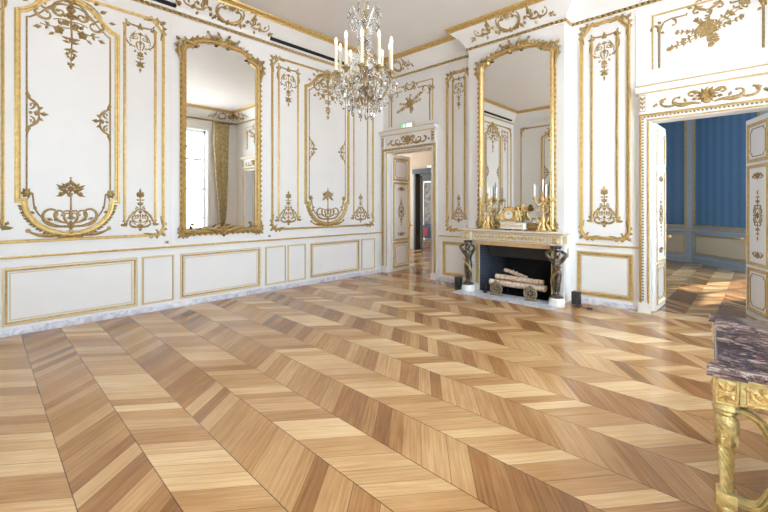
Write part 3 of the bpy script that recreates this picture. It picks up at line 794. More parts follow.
def great_mirror(wall, uc, hw, z0, zs, za, label, fw=.080):
    r = wall_root(wall, uc, z0-.02, 'wall_mirror', label, 'mirror', None); off = (0, 0, z0-.02)
    path = arch_path(hw-fw/2, z0+fw/2, zs, za-fw/2)
    g = G(off); g.mould(path, [(-fw/2, .001), (-fw/2, .03), (-fw*.40, .045), (-fw*.28, .032), (-fw*.1, .05), (fw*.12, .065), (fw*.30, .055), (fw*.40, .065), (fw*.5, .05), (fw*.5, .001)], True)
    g.build('frame', 'gilt', r)
    # carved leaves running round the frame
    g = G(off); g.w0 = .045
    m = len(path)
    for i in range(m):
        a, b = path[i], path[(i+1) % m]; L = math.hypot(b[0]-a[0], b[1]-a[1]); k = max(1, int(L/.085)); an = math.degrees(math.atan2(b[1]-a[1], b[0]-a[0]))
        for q in range(k):
            t = (q+.5)/k; p = (a[0]+(b[0]-a[0])*t, a[1]+(b[1]-a[1])*t); nx, ny = math.sin(R(an)), -math.cos(R(an))
            g.leaf((p[0]-.012*nx, p[1]-.012*ny), an+25, .075, .03, .018); g.leaf((p[0]+.02*nx, p[1]+.02*ny), an-45, .05, .028, .016)
            g.dot((p[0]-.030*nx, p[1]-.030*ny), .009, .016)
    g.build('carved_foliage', 'gilt_carved', r)
    ins = offset_path(path, fw*.45)
    g = G(off); vs = [(x, -.012, z) for x, z in ins]; g.add(vs, [tuple(range(len(vs)))])
    vs2 = [(x, -.004, z) for x, z in ins]; 
    g.add(vs2, [tuple(range(len(vs2)))]); n_ = len(vs)
    g.f += [(i, (i+1) % n_, n_+(i+1) % n_, n_+i) for i in range(n_)]
    gl = g.build('mirror_glass', 'mirror', r, 0)
    # crest
    g = G(off); g.w0 = .05
    g.rib([q for q in reversed(path) if q[1] > zs-.03], .012)
    # leaf sprays running outwards from a central shell along the arch
    for i in range(m):
        x, z = path[i]; x2, z2 = path[(i+1) % m]
        if z < zs-.02 or z2 < zs-.02: continue
        an = math.degrees(math.atan2(z2-z, x2-x)); L = math.hypot(x2-x, z2-z); k = max(1, int(L/.05))
        for q in range(k):
            t = (q+.5)/k; px, pz = x+(x2-x)*t, z+(z2-z)*t
            if abs(px) < .05: continue
            nx, nz = math.sin(R(an)), -math.cos(R(an)); d = (an+180 if px > 0 else an) if False else (an if px < 0 else an+180)
            sg = 1 if px > 0 else -1; out = 180+an if px > 0 else an      # heading towards the crown
            g.leaf((px+nx*.03, pz+nz*.03), out+180-sg*(-40), .075, .032, .02); g.leaf((px+nx*.005, pz+nz*.005), out+180, .07, .03, .02)
            if q % 2 == 0: g.dot((px+nx*.052, pz+nz*.052), .014, .02)
    def half(g, s):
        g.aca((.03, .06), 0, .24, -50, 120, .020, leaves=6, side=1, ll=1.7); g.stroke((.02, .0), 15, .15, 40, 260, .018); g.leaf((.06, .08), 50, .09, .04); g.leaf((.05, -.03), -30, .09, .04)
    both(g, (0, za-.03), half); g.flower((0, za+.02), .07, 8)
    for q in (90, 60, 120, 35, 145): g.leaf((0, za+.03), q, .12, .04)
    g.leaf((0, za-.01), -90, .09, .06)
    g.build('crest_ornament', 'gilt_carved', r)
    for s in (1, -1):
        g = G(off); g.w0 = .045; orn_corner(g, (s*(hw+.025), zs+.085), s, 1, 1.0); g.at(); g.build('corner_ornament', 'gilt_carved', r)
        g = G(off); g.w0 = .045; orn_corner(g, (s*(hw+.015), z0-.01), s, -1, .6); g.at(); g.build('corner_ornament', 'gilt_carved', r)
    g = G(off); g.w0 = .045
    def foot(g, s):
        g.aca((.03, .0), 0, .34, 50, -90, .022, leaves=6, side=-1, ll=1.6)
        g.stroke((.04, .04), 20, .18, -40, -220, .018); g.stroke((.34, .01), -10, .18, 30, 150, .014)
        g.aca((.36, .0), 10, hw*.32, -20, 40, .015, leaves=4, side=1, ll=2.0)
    both(g, (0, z0+.05), foot, (1.1, 1.35)); g.at(); g.flower((0, z0+.06), .085, 8); g.leaf((0, z0+.04), -90, .09, .08); g.build('base_ornament', 'gilt_carved', r)
    return r
great_mirror('left', -3.765, .660, 1.06, 3.91, 4.16, 'tall arched gilt mirror on the long wall, reflecting a bright window and gold curtain')
great_mirror('chimney', 3.320, .680, 1.115, 3.98, 4.20, 'tall arched gilt mirror above the fireplace, behind the clock and candelabra')

# ------------------------------------------------------------------ doors
def door_case(wall, x0, x1, zt, name, n, cas=(.11, .11)):
    """casing, frieze with mask, cornice cap over an opening in the back wall"""
    L_, R_ = x0-cas[0], x1+cas[1]
    r = thing(name, None, None, ((x0+x1)/2, 0, 0), 0, None, 'structure'); xc = (x0+x1)/2; off = (xc, 0, 0)
    g = G(off)
    g.box(L_, x0, -.05, .0, .14, zt+.10); g.box(x1, R_, -.05, .0, .14, zt+.10); g.box(x0, x1, -.05, .0, zt, zt+.10)
    g.box(x0-.001, x0+.008, -.05, TH, .0, zt); g.box(x1-.008, x1+.001, -.05, TH, .0, zt); g.box(x0, x1, -.05, TH, zt-.008, zt+.001)
    g.build('casing', 'paint', r, 0)
    g = G(off); g.box(L_-.012, x0+.004, -.066, .0, 0, .14); g.build('plinth_block', 'paint', r, 0)
    g = G(off); g.box(x1-.004, R_+.012, -.066, .0, 0, .14); g.build('plinth_block', 'paint', r, 0)
    g = G(off); g.w0 = .05
    pth = [(L_+.02, .14), (L_+.02, zt+.085), (R_-.02, zt+.085), (R_-.02, .14)]
    g.mould(pth, prof_ogee(.03, .022)); g.build('casing_moulding', 'gilt', r)
    g = G(off); g.w0 = .05
    pth = [(x0-.012, .14), (x0-.012, zt+.012), (x1+.012, zt+.012), (x1+.012, .14)]
    g.mould(pth, prof_round(.02, .014)); g.build('inner_moulding', 'gilt', r)
    # egg beading
    g = G(off); g.w0 = .052
    def run(a, b):
        L = math.hypot(b[0]-a[0], b[1]-a[1]); m = int(L/.042)
        for q in range(m):
            t = (q+.5)/m; g.dot((a[0]+(b[0]-a[0])*t, a[1]+(b[1]-a[1])*t), .014, .020)
    run((L_+.048, .16), (L_+.048, zt+.055)); run((L_+.048, zt+.055), (R_-.048, zt+.055)); run((R_-.048, zt+.055), (R_-.048, .16))
    g.build('egg_beading', 'gilt_dark', r)
    zf0, zf1 = zt+.10, zt+.375
    g = G(off); g.box(L_, R_, -.06, .0, zf0, zf1); g.build('frieze', 'paint', r, 0)
    for a, b in ((L_, L_+.10), (R_-.10, R_)):
        g = G(off); g.box(a+.008, b-.008, -.085, -.06, zf0+.02, zf1); c = g.build('console_block', 'paint', r, 0)
        g = G(off); g.w0 = .085; g.mould(rect(a+.018, b-.018, zf0+.035, zf1-.015), prof_round(.008, .006), True); uc = (a+b)/2
        for q in range(3): g.at((uc, zf0+.07+.06*q)); g.leaf((0, 0), 60, .06, .022); g.leaf((0, 0), 120, .06, .022); g.dot((0, 0), .012)
        g.build('console_ornament', 'gilt_carved', c)
        
    g = G(off); g.w0 = .06; orn_mask(g, (xc, (zf0+zf1)/2-.02), (R_-L_)/2-.15, (1, .9)); g.build('mask_ornament', 'gilt_carved', r)
    cp = [(0, zf1), (.075, zf1), (.085, zf1+.012), (.09, zf1+.02), (.13, zf1+.05), (.14, zf1+.058), (.155, zf1+.085), (.155, zf1+.10), (0, zf1+.105)]
    g = G(off); vs = []; 
    for xx in (L_-.03, R_+.03): vs += [(xx, -o, z) for o, z in cp]
    K = len(cp); g.add(vs, [(j, j+1, K+j+1, K+j) for j in range(K-1)]+[tuple(range(K)), tuple(range(2*K-1, K-1, -1))]); g.build('cornice_cap', 'paint', r, 25)
    g = G(off); g.box(L_-.034, R_+.034, -.162, -.02, zf1+.088, zf1+.102); g.build('gilt_edge', 'gilt', r, 0)
    g = G(off); g.box(L_-.02, R_+.02, -.094, -.02, zf1+.003, zf1+.018); g.build('gilt_edge', 'gilt', r, 0)
    return r

def door_leaf(name, w, h, hinge, ang, hand, label):
    """a double-sided panelled leaf; local x runs from the hinge, z up"""
    t = .022
    r = thing(name, label, None, (hinge[0], hinge[1], .012), R(ang), None, 'structure')
    g = G(); g.bbox(0, w, -t, t, 0, h, .003); g.build('leaf', 'paint', r, 0)
    P3 = ((.10, .64), (.72, 2.02), (2.10, h-.09))
    for face in (1, -1):
        tf = (lambda p: p) if face == 1 else (lambda p: (w-p[0], -p[1], p[2]))
        for i, (a, b) in enumerate(P3):
            g = G(); g.tf = tf; g.w0 = t; g.mould(rect(.075, w-.075, a, b), prof_ogee(.045, .016), True); pn = g.build('panel_moulding', 'gilt', r)
            g = G(); g.tf = tf; g.w0 = t
            if i == 1:
                orn_medal(g, (w/2, (a+b)/2), (.85, .95)); orn_fan(g, (w/2, a+.10), (.9, .9)); orn_fan(g, (w/2, b-.10), (.9, -.9))
            else:
                c = .045; x0, x1, z0, z1 = .13, w-.13, a+.055, b-.055
                pts = []
                for (cx, cz, a0) in ((x1, z0, 180), (x1, z1, 270), (x0, z1, 0), (x0, z0, 90)):
                    for q in range(5):
                        an = R(a0-90*q/4+0) if True else 0
                        pts.append((cx+c*math.cos(an), cz+c*math.sin(an)))
                g.rib(pts, [.006]*len(pts), True)
            g.at(); g.build('panel_ornament' if i == 1 else 'panel_line', 'gilt_dark', pn)
        g = G(); g.tf = tf; hx = w-.035 if face == 1 else .035
        g.tube([(hx, -t, 1.03), (hx, -t-.045, 1.03)], .010, 8); g.ball((hx, -t-.055, 1.03), .026, 10, 8); g.build('door_knob', 'gilt_bright', r)
        g = G(); g.tf = tf; g.w0 = t; g.mould(rect(hx-.018, hx+.018, .96, 1.12), prof_round(.036, .006), True); g.build('lock_plate', 'gilt_bright', r)
    return r
door_case('back', D1[0], D1[1], D1[2], 'trim_1', 1, (.155, .115))
door_case('back', D2[0], D2[1], D2[2], 'trim_2', 2, (.125, .125))
door_leaf('door_1', .70, 2.67, (D1[0]+.033, .045), 93, 1, None)
door_leaf('door_2', .66, 2.67, (D2[0]+.032, .08), 88.5, 1, None)
door_leaf('door_3', .63, 2.67, (D2[1]-.01, TH+.01), 113, 1, None)

# over-door panels
def overdoor(x0, x1, z0, z1, label, ktro=1.0):
    r = wall_root('back', (x0+x1)/2, z0, 'overdoor_panel', label, 'wall panel', 'panels over the doors'); off = (0, 0, z0); h = (x1-x0)/2
    g = G(off); g.mould([(-h, z0), (-h, z1), (h, z1), (h, z0)], prof_round(.022, .014)); g.build('outer_moulding', 'gilt', r)
    g = G(off); g.mould([(-h, z0), (h, z0)], prof_round(.012, .008)); g.build('sill_moulding', 'paint', r)
    i = .075; zt = z1-.10
    g = G(off)
    for s in (1, -1):
        g.mould([(s*(h-i), z0), (s*(h-i), zt-.14)], prof_round(.024, .014))
        pts = [(s*(h-i-.005), zt-.14), (s*(h-i-.05), zt-.03), (s*(h-i-.13), zt), (s*(h-i-.3), zt-.005), (s*.22, zt+.02)]
        g.mould(pts, prof_round(.016, .010))
        g.build('inner_frame', 'gilt_dark', r); g = G(off)
    for s in (1, -1):
        g = G(off); g.at((s*(h-i), zt), (s, 1)); g.aca((0, -.15), 100, .20, -90, -120, .014, leaves=4, side=1, ll=2.2); g.stroke((-.13, .0), 200, .15, 60, 120, .011); g.leaf((0, -.15), 60, .06, .03); g.leaf((-.02, -.04), 45, .06, .035); g.leaf((-.01, -.15), -150, .06, .03); g.rib([(0, -.15), (-.015, -.07), (-.06, -.02), (-.13, 0)], .008); g.at(); g.build('corner_ornament', 'gilt_carved', r)
    g = G(off)
    def half(g, s):
        g.aca((.0, -.04), 15, .26, 30, 150, .014, leaves=4, side=-1, ll=2.2); g.stroke((.05, .02), 10, .18, -40, -200, .012); g.leaf((.16, .03), 30, .08, .035)
    both(g, (0, zt+.03), half); g.flower((0, zt), .05); g.rib([(-.16, zt+.03), (-.06, zt), (.06, zt), (.16, zt+.03)], .009); g.rib([(0, zt+.03), (0, zt-.16)], .012); g.leaf((0, zt-.08), -50, .08, .04); g.leaf((0, zt-.08), -130, .08, .04); g.build('crest_ornament', 'gilt_carved', r)
    g = G(off); orn_trophy(g, (0, (z0+zt)/2+.05), (ktro, ktro)); g.build('flower_trophy', 'gilt_carved', r)
overdoor(.19, 1.41, 3.28, 4.13, 'panel with gilt flower basket over the corner door, above the exit sign', .68)
overdoor(5.225, 6.425, 3.42, 4.17, 'panel with gilt crossed flower sprays over the double door', .80)

def exit_sign(name_loc, w, label, rz=0.0):
    r = thing('exit_sign', label, 'sign', name_loc, rz, 'green exit signs')
    g = G(); g.bbox(-w/2, w/2, -.05, -.0, 0, w*.28, .004); g.build('housing', 'plastic', r, 0)
    g = G(); g.box(-w/2+.006, w/2-.006, -.054, -.050, .006, w*.28-.006); g.build('lit_face', 'white_lit', r, 0)
    g = G(); y0, y1 = -.0565, -.054; H_ = w*.28
    g.box(-w/2+.006, -.04*w, y0, y1, .006, H_-.006); g.build('green_field', 'green_lit', r, 0)
    # running figure in white and a green arrow
    g = G(); k = w
    def bar(a, b, t): g.tf = None; d = Vector((b[0]-a[0], 0, b[1]-a[1])).normalized(); n_ = Vector((-d.z, 0, d.x))*t; A = Vector((a[0], y0-.001, a[1])); B_ = Vector((b[0], y0-.001, b[1])); g.add([tuple(A-n_), tuple(B_-n_), tuple(B_+n_), tuple(A+n_)], [(0, 1, 2, 3)])
    cx = -.27*k
    for a, b in (((0, .28), (-.02, .17)), ((-.02, .17), (.06, .12)), ((.06, .12), (.05, .05)), ((-.02, .17), (-.07, .11)), ((-.07, .11), (-.13, .10)), ((0, .27), (.07, .22)), ((0, .27), (-.08, .24))):
        bar((cx+a[0]*k, a[1]*k*.72), (cx+b[0]*k, b[1]*k*.72), .015*k)
    g.ball((cx+.02*k, y0-.0005, 232*k/1000), .026*k, 8, 6, (1, .05, 1)); g.build('running_figure', 'white_lit', r, 0)
    g = G()
    y0 -= -.001
    def bar2(a, b, t): d = Vector((b[0]-a[0], 0, b[1]-a[1])).normalized(); n_ = Vector((-d.z, 0, d.x))*t; A = Vector((a[0]*k, y0, a[1]*k)); B_ = Vector((b[0]*k, y0, b[1]*k)); g.add([tuple(A-n_), tuple(B_-n_), tuple(B_+n_), tuple(A+n_)], [(0, 1, 2, 3)])
    bar2((.23, .24), (.23, .08), .018*k); bar2((.23, .04), (.16, .12), .018*k); bar2((.23, .04), (.30, .12), .018*k); g.build('arrow', 'green_lit', r, 0)
exit_sign((.84, -.10, 3.182), .29, 'lit green and white exit sign standing on the cap of the corner door')

# ------------------------------------------------------------------ chandelier
CH = (3.09, -3.56)
M['smoked_glass'] = simple('smoked_glass', (.42, .42, .40, 1), .08, .4)
def chandelier():
    r = thing('chandelier', 'crystal and gilt chandelier with tall lit candles hanging from the ceiling', 'chandelier', (CH[0], CH[1], 2.48))
    off = (0, 0, 2.48)
    g = G(off); g.tube([(0, 0, 3.70), (0, 0, ZC)], .006, 6); g.lathe([(0, ZC-.06), (.03, ZC-.055), (.06, ZC-.02), (.065, ZC), (0, ZC)], n=16); g.build('ceiling_rod', 'gilt_bright', r)
    g = G(off); g.lathe([(0, 2.62), (.02, 2.63), (.05, 2.68), (.06, 2.72), (.03, 2.76), (.022, 2.84), (.05, 2.88), (.055, 2.93), (.025, 2.97), (.018, 3.10), (.035, 3.16), (.04, 3.22), (.016, 3.27), (.014, 3.42), (.04, 3.47), (.02, 3.52), (.014, 3.60), (.03, 3.65), (.01, 3.70), (0, 3.70)], n=14)
    g.build('stem', 'gilt_dark', r)
    for z, q in ((3.03, .06), (3.34, .05), (2.80, .07)):
        g = G(off); g.lathe([(0, z-q*1.2), (q*.7, z-q*.6), (q, z), (q*.7, z+q*.6), (0, z+q*1.2)], n=8); g.build('stem_crystal', 'crystal', r, 0)
    n = 10
    pend = []
    rnd = random.Random(3)
    for k in range(n):
        a = R(133.4-180-2)+2*PI*k/n; ca, sa = math.cos(a), math.sin(a)
        rad = .30 if k % 2 else .32; zc = 2.985 if k % 2 else 2.975
        P_ = lambda q, z: (q*ca, q*sa, z)
        g = G(off)
        pts = []
        for i in range(15):
            t = i/14; q = .04+(rad-.04)*t; z = 2.74-.10*math.sin(PI*t*.9)*(1-t*.2)+(zc-.06-2.74)*t**2.2
            pts.append(P_(q, z))
        g.tube(pts, [.010-.004*i/14 for i in range(15)], 7)
        # leaf scroll inside the arm
        pts2 = [P_(.05+.15*math.sin(t), 2.95-.13*t+.10*math.sin(t*2)) for t in [i*.16 for i in range(10)]]; g.tube(pts2, [.008-.0005*i for i in range(10)], 6)
        arm = g.build('arm', 'gilt_dark', r)
        g = G(off); g.lathe([(0, zc-.06), (.015, zc-.055), (.02, zc-.03), (.045, zc-.012), (.048, zc-.004), (.020, zc), (.022, zc+.02), (.0, zc+.02)], (rad*ca, rad*sa, 0), 12); g.build('drip_pan', 'gilt_dark', r)
        g = G(off); g.lathe([(.018, zc), (.0175, zc+.27), (.0175, zc+.30), (.008, zc+.308), (0, zc+.308)], (rad*ca, rad*sa, 0), 12); cd = g.build('candle', 'candle', r)
        g = G(off); g.lathe([(.004, zc+.305), (.013, zc+.318), (.018, zc+.338), (.014, zc+.362), (.004, zc+.385), (0, zc+.392)], (rad*ca, rad*sa, 0), 10); g.build('bulb', 'bulb', cd)
        for d, dz in ((-.25, .0), (.25, .0), (0, -.02)): pend.append((rad*math.cos(a+d), rad*math.sin(a+d), zc-.09+dz, .075))
        pend.append(((rad+.055)*ca, (rad+.055)*sa, zc-.05, .085))
        # upper little arms of the crown
        b = a+PI/n
        g = G(off)
        top = [(.02*math.cos(b), .02*math.sin(b), 3.46)]
        for i in range(1, 10):
            t = i/9; q = .02+.155*math.sin(PI*.62*t); z = 3.46+.26*math.sin(PI*.80*t)
            top.append((q*math.cos(b), q*math.sin(b), z))
        g.tube(top, .0045, 5); g.build('crown_branch', 'smoked_glass', r)
        pend.append((top[-1][0], top[-1][1], top[-1][2]-.005, .075)); pend.append((top[5][0], top[5][1], top[5][2]-.005, .05)); pend.append((top[7][0]*1.05, top[7][1]*1.05, top[7][2]-.005, .06))
    # tiers of drops under the arms
    for q, z, m, L in ((.26, 2.78, 14, .10), (.18, 2.70, 12, .10), (.105, 2.63, 8, .09)):
        for k in range(m):
            a = 2*PI*(k+rnd.uniform(-.2, .2))/m; pend.append((q*math.cos(a), q*math.sin(a), z+rnd.uniform(-.015, .015), L*rnd.uniform(.85, 1.15)))
    pend.append((0, 0, 2.615, .125))
    def drop_mesh():
        g = G(); g.lathe([(0, 0), (.0035, -.01), (.010, -.30*1), (.020, -.62), (.0165, -.82), (0, -1)][::-1], n=7); return g
    # one pear drop, then copies
    g = G(); g.lathe([(0, -.100), (.012, -.085), (.0175, -.064), (.012, -.036), (.004, -.012), (.0, 0)], n=7); proto = None
    for i, (x, y, z, L) in enumerate(pend[:100]):
        if proto is None: o = proto = g.build('crystal_drop', 'crystal', r, 0)
        else: o = proto.copy(); COL.objects.link(o); o.parent = r
        o.location = (x, y, z-2.48); o.scale = (L/.068,)*3; o.rotation_euler.z = rnd.uniform(0, 3)
    # garlands of small beads: nobody could count these
    g = G(off)
    def chain(a, b, sag, m):
        for i in range(m+1):
            t = i/m; p = Vector(a).lerp(Vector(b), t); p.z -= sag*4*t*(1-t); g.ball(tuple(p), .0075, 5, 4)
    for k in range(n):
        a, b = R(133.4-180-2)+2*PI*k/n, R(133.4-180-2)+2*PI*(k+1)/n
        A = (.31*math.cos(a), .31*math.sin(a), 2.95); B_ = (.31*math.cos(b), .31*math.sin(b), 2.95)
        chain(A, B_, .07, 14); chain((.05*math.cos(a), .05*math.sin(a), 3.40), (.29*math.cos(a), .29*math.sin(a), 2.99), .08, 18)
        chain((.33*math.cos(a), .33*math.sin(a), 2.88), (.06*math.cos(a), .06*math.sin(a), 2.60), .06, 16)
        chain((.17*math.cos(a), .17*math.sin(a), 3.56), (.17*math.cos(b), .17*math.sin(b), 3.56), .05, 9)
        chain((.10*math.cos(a), .10*math.sin(a), 3.62), (.045*math.cos(a), .045*math.sin(a), 3.06), .0, 20)
    for k in range(40):
        a = rnd.uniform(0, 2*PI); q = rnd.uniform(.12, .36); z = 2.92-rnd.uniform(0, .22)*(1.35-q*2)
        g.lathe([(0, z-.06), (.011, z-.045), (.010, z-.025), (0, z)], (q*math.cos(a), q*math.sin(a), 0), 6)
    o = g.build('bead_garlands', 'crystal', r, 0); o['kind'] = 'stuff'
    return r
chandelier()

# ------------------------------------------------------------------ fireplace
def statue_mesh(name, joints, bones, mat, parent, loc=None, root=0, label=None):
    me = bpy.data.meshes.new(name); me.from_pydata([j[0] for j in joints], bones, [])
    o = bpy.data.objects.new(name, me); COL.objects.link(o)
    sk = o.modifiers.new('skin', 'SKIN'); sk.use_smooth_shade = True
    for i, j in enumerate(joints):
        v = me.skin_vertices[0].data[i]; v.radius = j[1] if hasattr(j[1], '__len__') else (j[1], j[1]); v.use_root = (i == root)
    sb = o.modifiers.new('sub', 'SUBSURF'); sb.levels = 2; sb.render_levels = 2
    dg = bpy.context.evaluated_depsgraph_get(); ev = o.evaluated_get(dg)
    m2 = bpy.data.meshes.new_from_object(ev); o.modifiers.clear(); o.data = m2; m2.name = name
    m2.materials.clear(); m2.materials.append(M[mat]); m2.shade_smooth()
    o.parent = parent
    if loc: o.location = loc
    if label: o['label'] = label
    return o

def fireplace():
    xc = 3.29
    r = thing('fireplace', 'white marble fireplace with bronze figures, gilt frieze and black hearth opening', 'fireplace', (xc, YB, 0)); off = (xc, YB, 0)
    X0, X1, YS = 2.42, 4.17, -.52
    # shelf with moulded edge
    g = G(off)
    pr = [(0, 1.060), (.012, 1.062), (.02, 1.072), (.035, 1.078), (.045, 1.085), (.048, 1.098), (.044, 1.106), (0, 1.108)]
    path = [(X0, YB), (X0, YS), (X1, YS), (X1, YB)]
    rings = [offset_path(path, -o, False) for o, z in pr]; K = len(pr)
    vs = [(rings[j][i][0], min(YB+.0, rings[j][i][1]), pr[j][1]) for i in range(4) for j in range(K)]
    g.add(vs, [(i*K+j, i*K+j+1, (i+1)*K+j+1, (i+1)*K+j) for i in range(3) for j in range(K-1)]+[tuple(i*K+K-1 for i in range(4)), tuple(i*K for i in (3, 2, 1, 0))]); g.build('mantel_shelf', 'ivory', r, 25)
    # frieze
    g = G(off); g.box(X0+.01, X1-.01, YS+.012, YB, .915, 1.062); fz = g.build('frieze', 'white_marble', r, 0)
    for a, b in ((X0+.004, X0+.20), (X1-.20, X1-.004)):
        g = G(off); g.box(a, b, YS-.002, YS+.03, .912, 1.064); fb = g.build('frieze_block', 'white_marble', r, 0)
        g = G(off); g.w0 = -YS+.002; u = (a+b)/2; g.at((u, .988)); g.mould(rect(-.072, .072, -.052, .052), prof_round(.012, .006), True); g.flower((0, 0), .045, 8)
        for q in (45, 135, 225, 315): g.leaf((0, 0), q, .075, .03)
        g.at(); g.build('rosette_panel', 'gilt_pale', fb)
    g = G(off); g.w0 = -YS-.012; g.mould(rect(X0+.225, X1-.225, .935, 1.042), prof_round(.014, .008), True)
    m = 22
    for i in range(m):
        u = X0+.25+(X1-X0-.50)*(i+.5)/m; s = 1 if i % 2 else -1
        g.at((u, .988), (1, s)); g.stroke((-.028, -.03), 20, .10, 20, 330, .009); g.leaf((.0, .0), 60, .04, .022); g.leaf((-.02, -.02), 120, .04, .02); g.flower((.006, .006), .016)
    g.at(); g.build('frieze_relief', 'gilt_pale', fz)
    # right return of the frieze
    g = G(off); g.tf = None; g.box(X1-.012, X1+.003, YS+.04, YB-.05, .930, 1.045); g.build('return_panel', 'gilt_pale', r, 0)
    # architrave in warm marble, jambs and slips
    g = G(off); g.box(FB[0]-.02, FB[1]+.02, YS+.05, YB, .84, .915); g.box(FB[0]-.02, FB[1]+.02, YS+.035, YS+.06, .885, .915); g.build('lintel', 'sienna', r, 0)
    for a, b, s in ((X0+.03, FB[0], 1), (FB[1], X1-.03, -1)):
        g = G(off); g.box(a, b, YS+.16, YB, .0, .915); g.build('jamb', 'white_marble', r, 0)
        ins = (b-.07, b-.012) if s > 0 else (a+.012, a+.07)
        g = G(off); g.box(ins[0], ins[1], YS+.15, YS+.165, .14, .87); g.build('jamb_panel', 'gilt_pale', r, 0)
    # lining of the fire box
    g = G(off); g.quad((FB[0]+.001, YS+.16, 0), (FB[0]+.20, .30, 0), (FB[0]+.20, .30, .86), (FB[0]+.001, YS+.16, .86)); g.build('firebox_cheek', 'firebrick', r, 0); g = G(off); g.quad((FB[1]-.001, YS+.16, 0), (FB[1]-.20, .30, 0), (FB[1]-.20, .30, .86), (FB[1]-.001, YS+.16, .86)); g.build('firebox_cheek', 'firebrick', r, 0)
    g = G(off); g.quad((FB[0]+.19, .30, 0), (FB[1]-.19, .30, 0), (FB[1]-.19, .30, .9), (FB[0]+.19, .30, .9)); g.quad((FB[0], YS+.2, .85), (FB[1], YS+.2, .85), (FB[1], .31, .85), (FB[0], .31, .85)); g.build('fireback', 'soot', r, 0)
    g = G(off); g.quad((FB[0], YS+.16, .004), (FB[1], YS+.16, .004), (FB[1]-.2, .30, .004), (FB[0]+.2, .30, .004)); g.build('inner_hearth', 'soot', r, 0)
    g = G(off); g.add([(FB[0]+.05, -.20, .845), (FB[1]-.05, -.20, .845), (FB[1]-.10, -.12, .615), (FB[0]+.10, -.12, .615), (FB[0]+.05, -.19, .845), (FB[1]-.05, -.19, .845), (FB[1]-.10, -.10, .615), (FB[0]+.10, -.10, .615)], [(0, 1, 2, 3), (4, 5, 6, 7), (3, 2, 6, 7), (0, 3, 7, 4), (1, 2, 6, 5)]); g.build('smoke_hood', 'hood', r, 0)
    g = G(off); g.prism([(X0+.0, -.80), (X1-.03, -.80), (X1-.03, YB-.085), (X0, YB-.085)], 0, .018); g.build('hearth_slab', 'plinth', r, 0, label='pale grey marble hearth slab')
    # bronze figures carrying the shelf
    for s, x in ((1, 2.555), (-1, 4.085)):
        y = -.50
        g = G(off); g.lathe([(.115, .0), (.118, .02), (.118, .085), (.108, .10), (.10, .125), (0, .125)], (x, y, 0), 24); pl = g.build('figure_pedestal', 'white_marble', r)
        g = G(off); g.lathe([(.095, .125), (.10, .135), (.085, .15), (.06, .17), (0, .172)], (x, y, 0), 20); g.build('figure_foot', 'bronze', r)
        J = [((0, 0, .505), (.052, .040)), ((s*.008, -.005, .56), (.043, .034)), ((s*.004, -.012, .625), (.060, .046)), ((0, -.006, .675), (.056, .036)), ((0, -.010, .712), (.020, .020)), ((s*-.012, -.030, .768), (.036, .040)), ((s*-.012, -.026, .802), (.030, .034)),
             ((.062, -.008, .672), (.025, .025)), ((.140, -.028, .785), (.021, .021)), ((.055, -.012, .832), (.016, .016)),
             ((-.062, -.008, .672), (.025, .025)), ((-.140, -.028, .785), (.021, .021)), ((-.055, -.012, .832), (.016, .016)),
             ((.030, 0, .465), (.036, .036)), ((.030, -.028, .340), (.027, .027)), ((.022, .0, .205), (.017, .017)), ((.030, -.035, .178), (.015, .013)),
             ((-.030, 0, .465), (.036, .036)), ((-.034, -.008, .335), (.027, .027)), ((-.024, .008, .205), (.017, .017)), ((-.030, -.028, .178), (.015, .013))]
        J = [((p[0]*1.12, p[1]*1.15, p[2]), (q[0]*1.32, q[1]*1.32)) for p, q in J]
        Bn = [(0, 1), (1, 2), (2, 3), (3, 4), (4, 5), (5, 6), (3, 7), (7, 8), (8, 9), (3, 10), (10, 11), (11, 12), (0, 13), (13, 14), (14, 15), (15, 16), (0, 17), (17, 18), (18, 19), (19, 20)]
        fg = statue_mesh('bronze_figure', J, Bn, 'bronze', r, (x-xc, y-YB, 0), label='dark bronze figure with raised arms')
        g = G()
        for i in range(7): g.tube([(s*(-.075+.012*i), -.045+.004*i, .60-.02*i), (s*(-.02+.010*i), -.065, .52-.012*i), (s*(.05+.004*i), -.055+.006*i, .46-.02*i), (s*(.078-.004*i), -.03+.010*i, .36-.028*i)], [.010, .014, .016, .008], 6)
        g.build('gilt_drapery', 'gilt_aged_drape', fg)
        g = G(); g.lathe([(.03, .825), (.05, .83), (.066, .845), (.062, .86), (.072, .87), (.078, .90), (0, .91)], (0, -.01, 0), 18); g.build('basket', 'bronze', fg)
        g = G(); g.ball((s*-.012, -.012, .795), .046, 12, 8, (1, 1, .85)); g.ball((s*-.012, .035, .78), .026, 8, 6)
        g.build('hair', 'bronze', fg)
        g = G(); fx = s*-.01
        fx = s*-.0134; g.ball((fx, -.080, .770), .009, 6, 5, (.8, 1, 1.2)); g.ball((fx-.016, -.073, .784), .006, 6, 4); g.ball((fx+.016, -.073, .784), .006, 6, 4); g.ball((fx, -.074, .753), .008, 6, 4, (1.4, .6, .5)); g.build('face', 'bronze', fg)
    return r
M['gilt_aged_drape'] = simple('worn_gilt_drapery', (.36, .24, .10, 1), .36, .75, noise=.5, nscale=14)
fireplace()
# gilt switch strip on the chimney side is part of the wall
g = G((BX[1], -.13, .70)); g.box(BX[1], BX[1]+.006, -.15, -.11, .70, .84); o = g.build('wall_switch', 'gilt_dark', None, 0, (BX[1], -.13, .70)); tag(o, 'narrow bronze switch plate on the white chimney side above the right black lamp', 'switch plate')

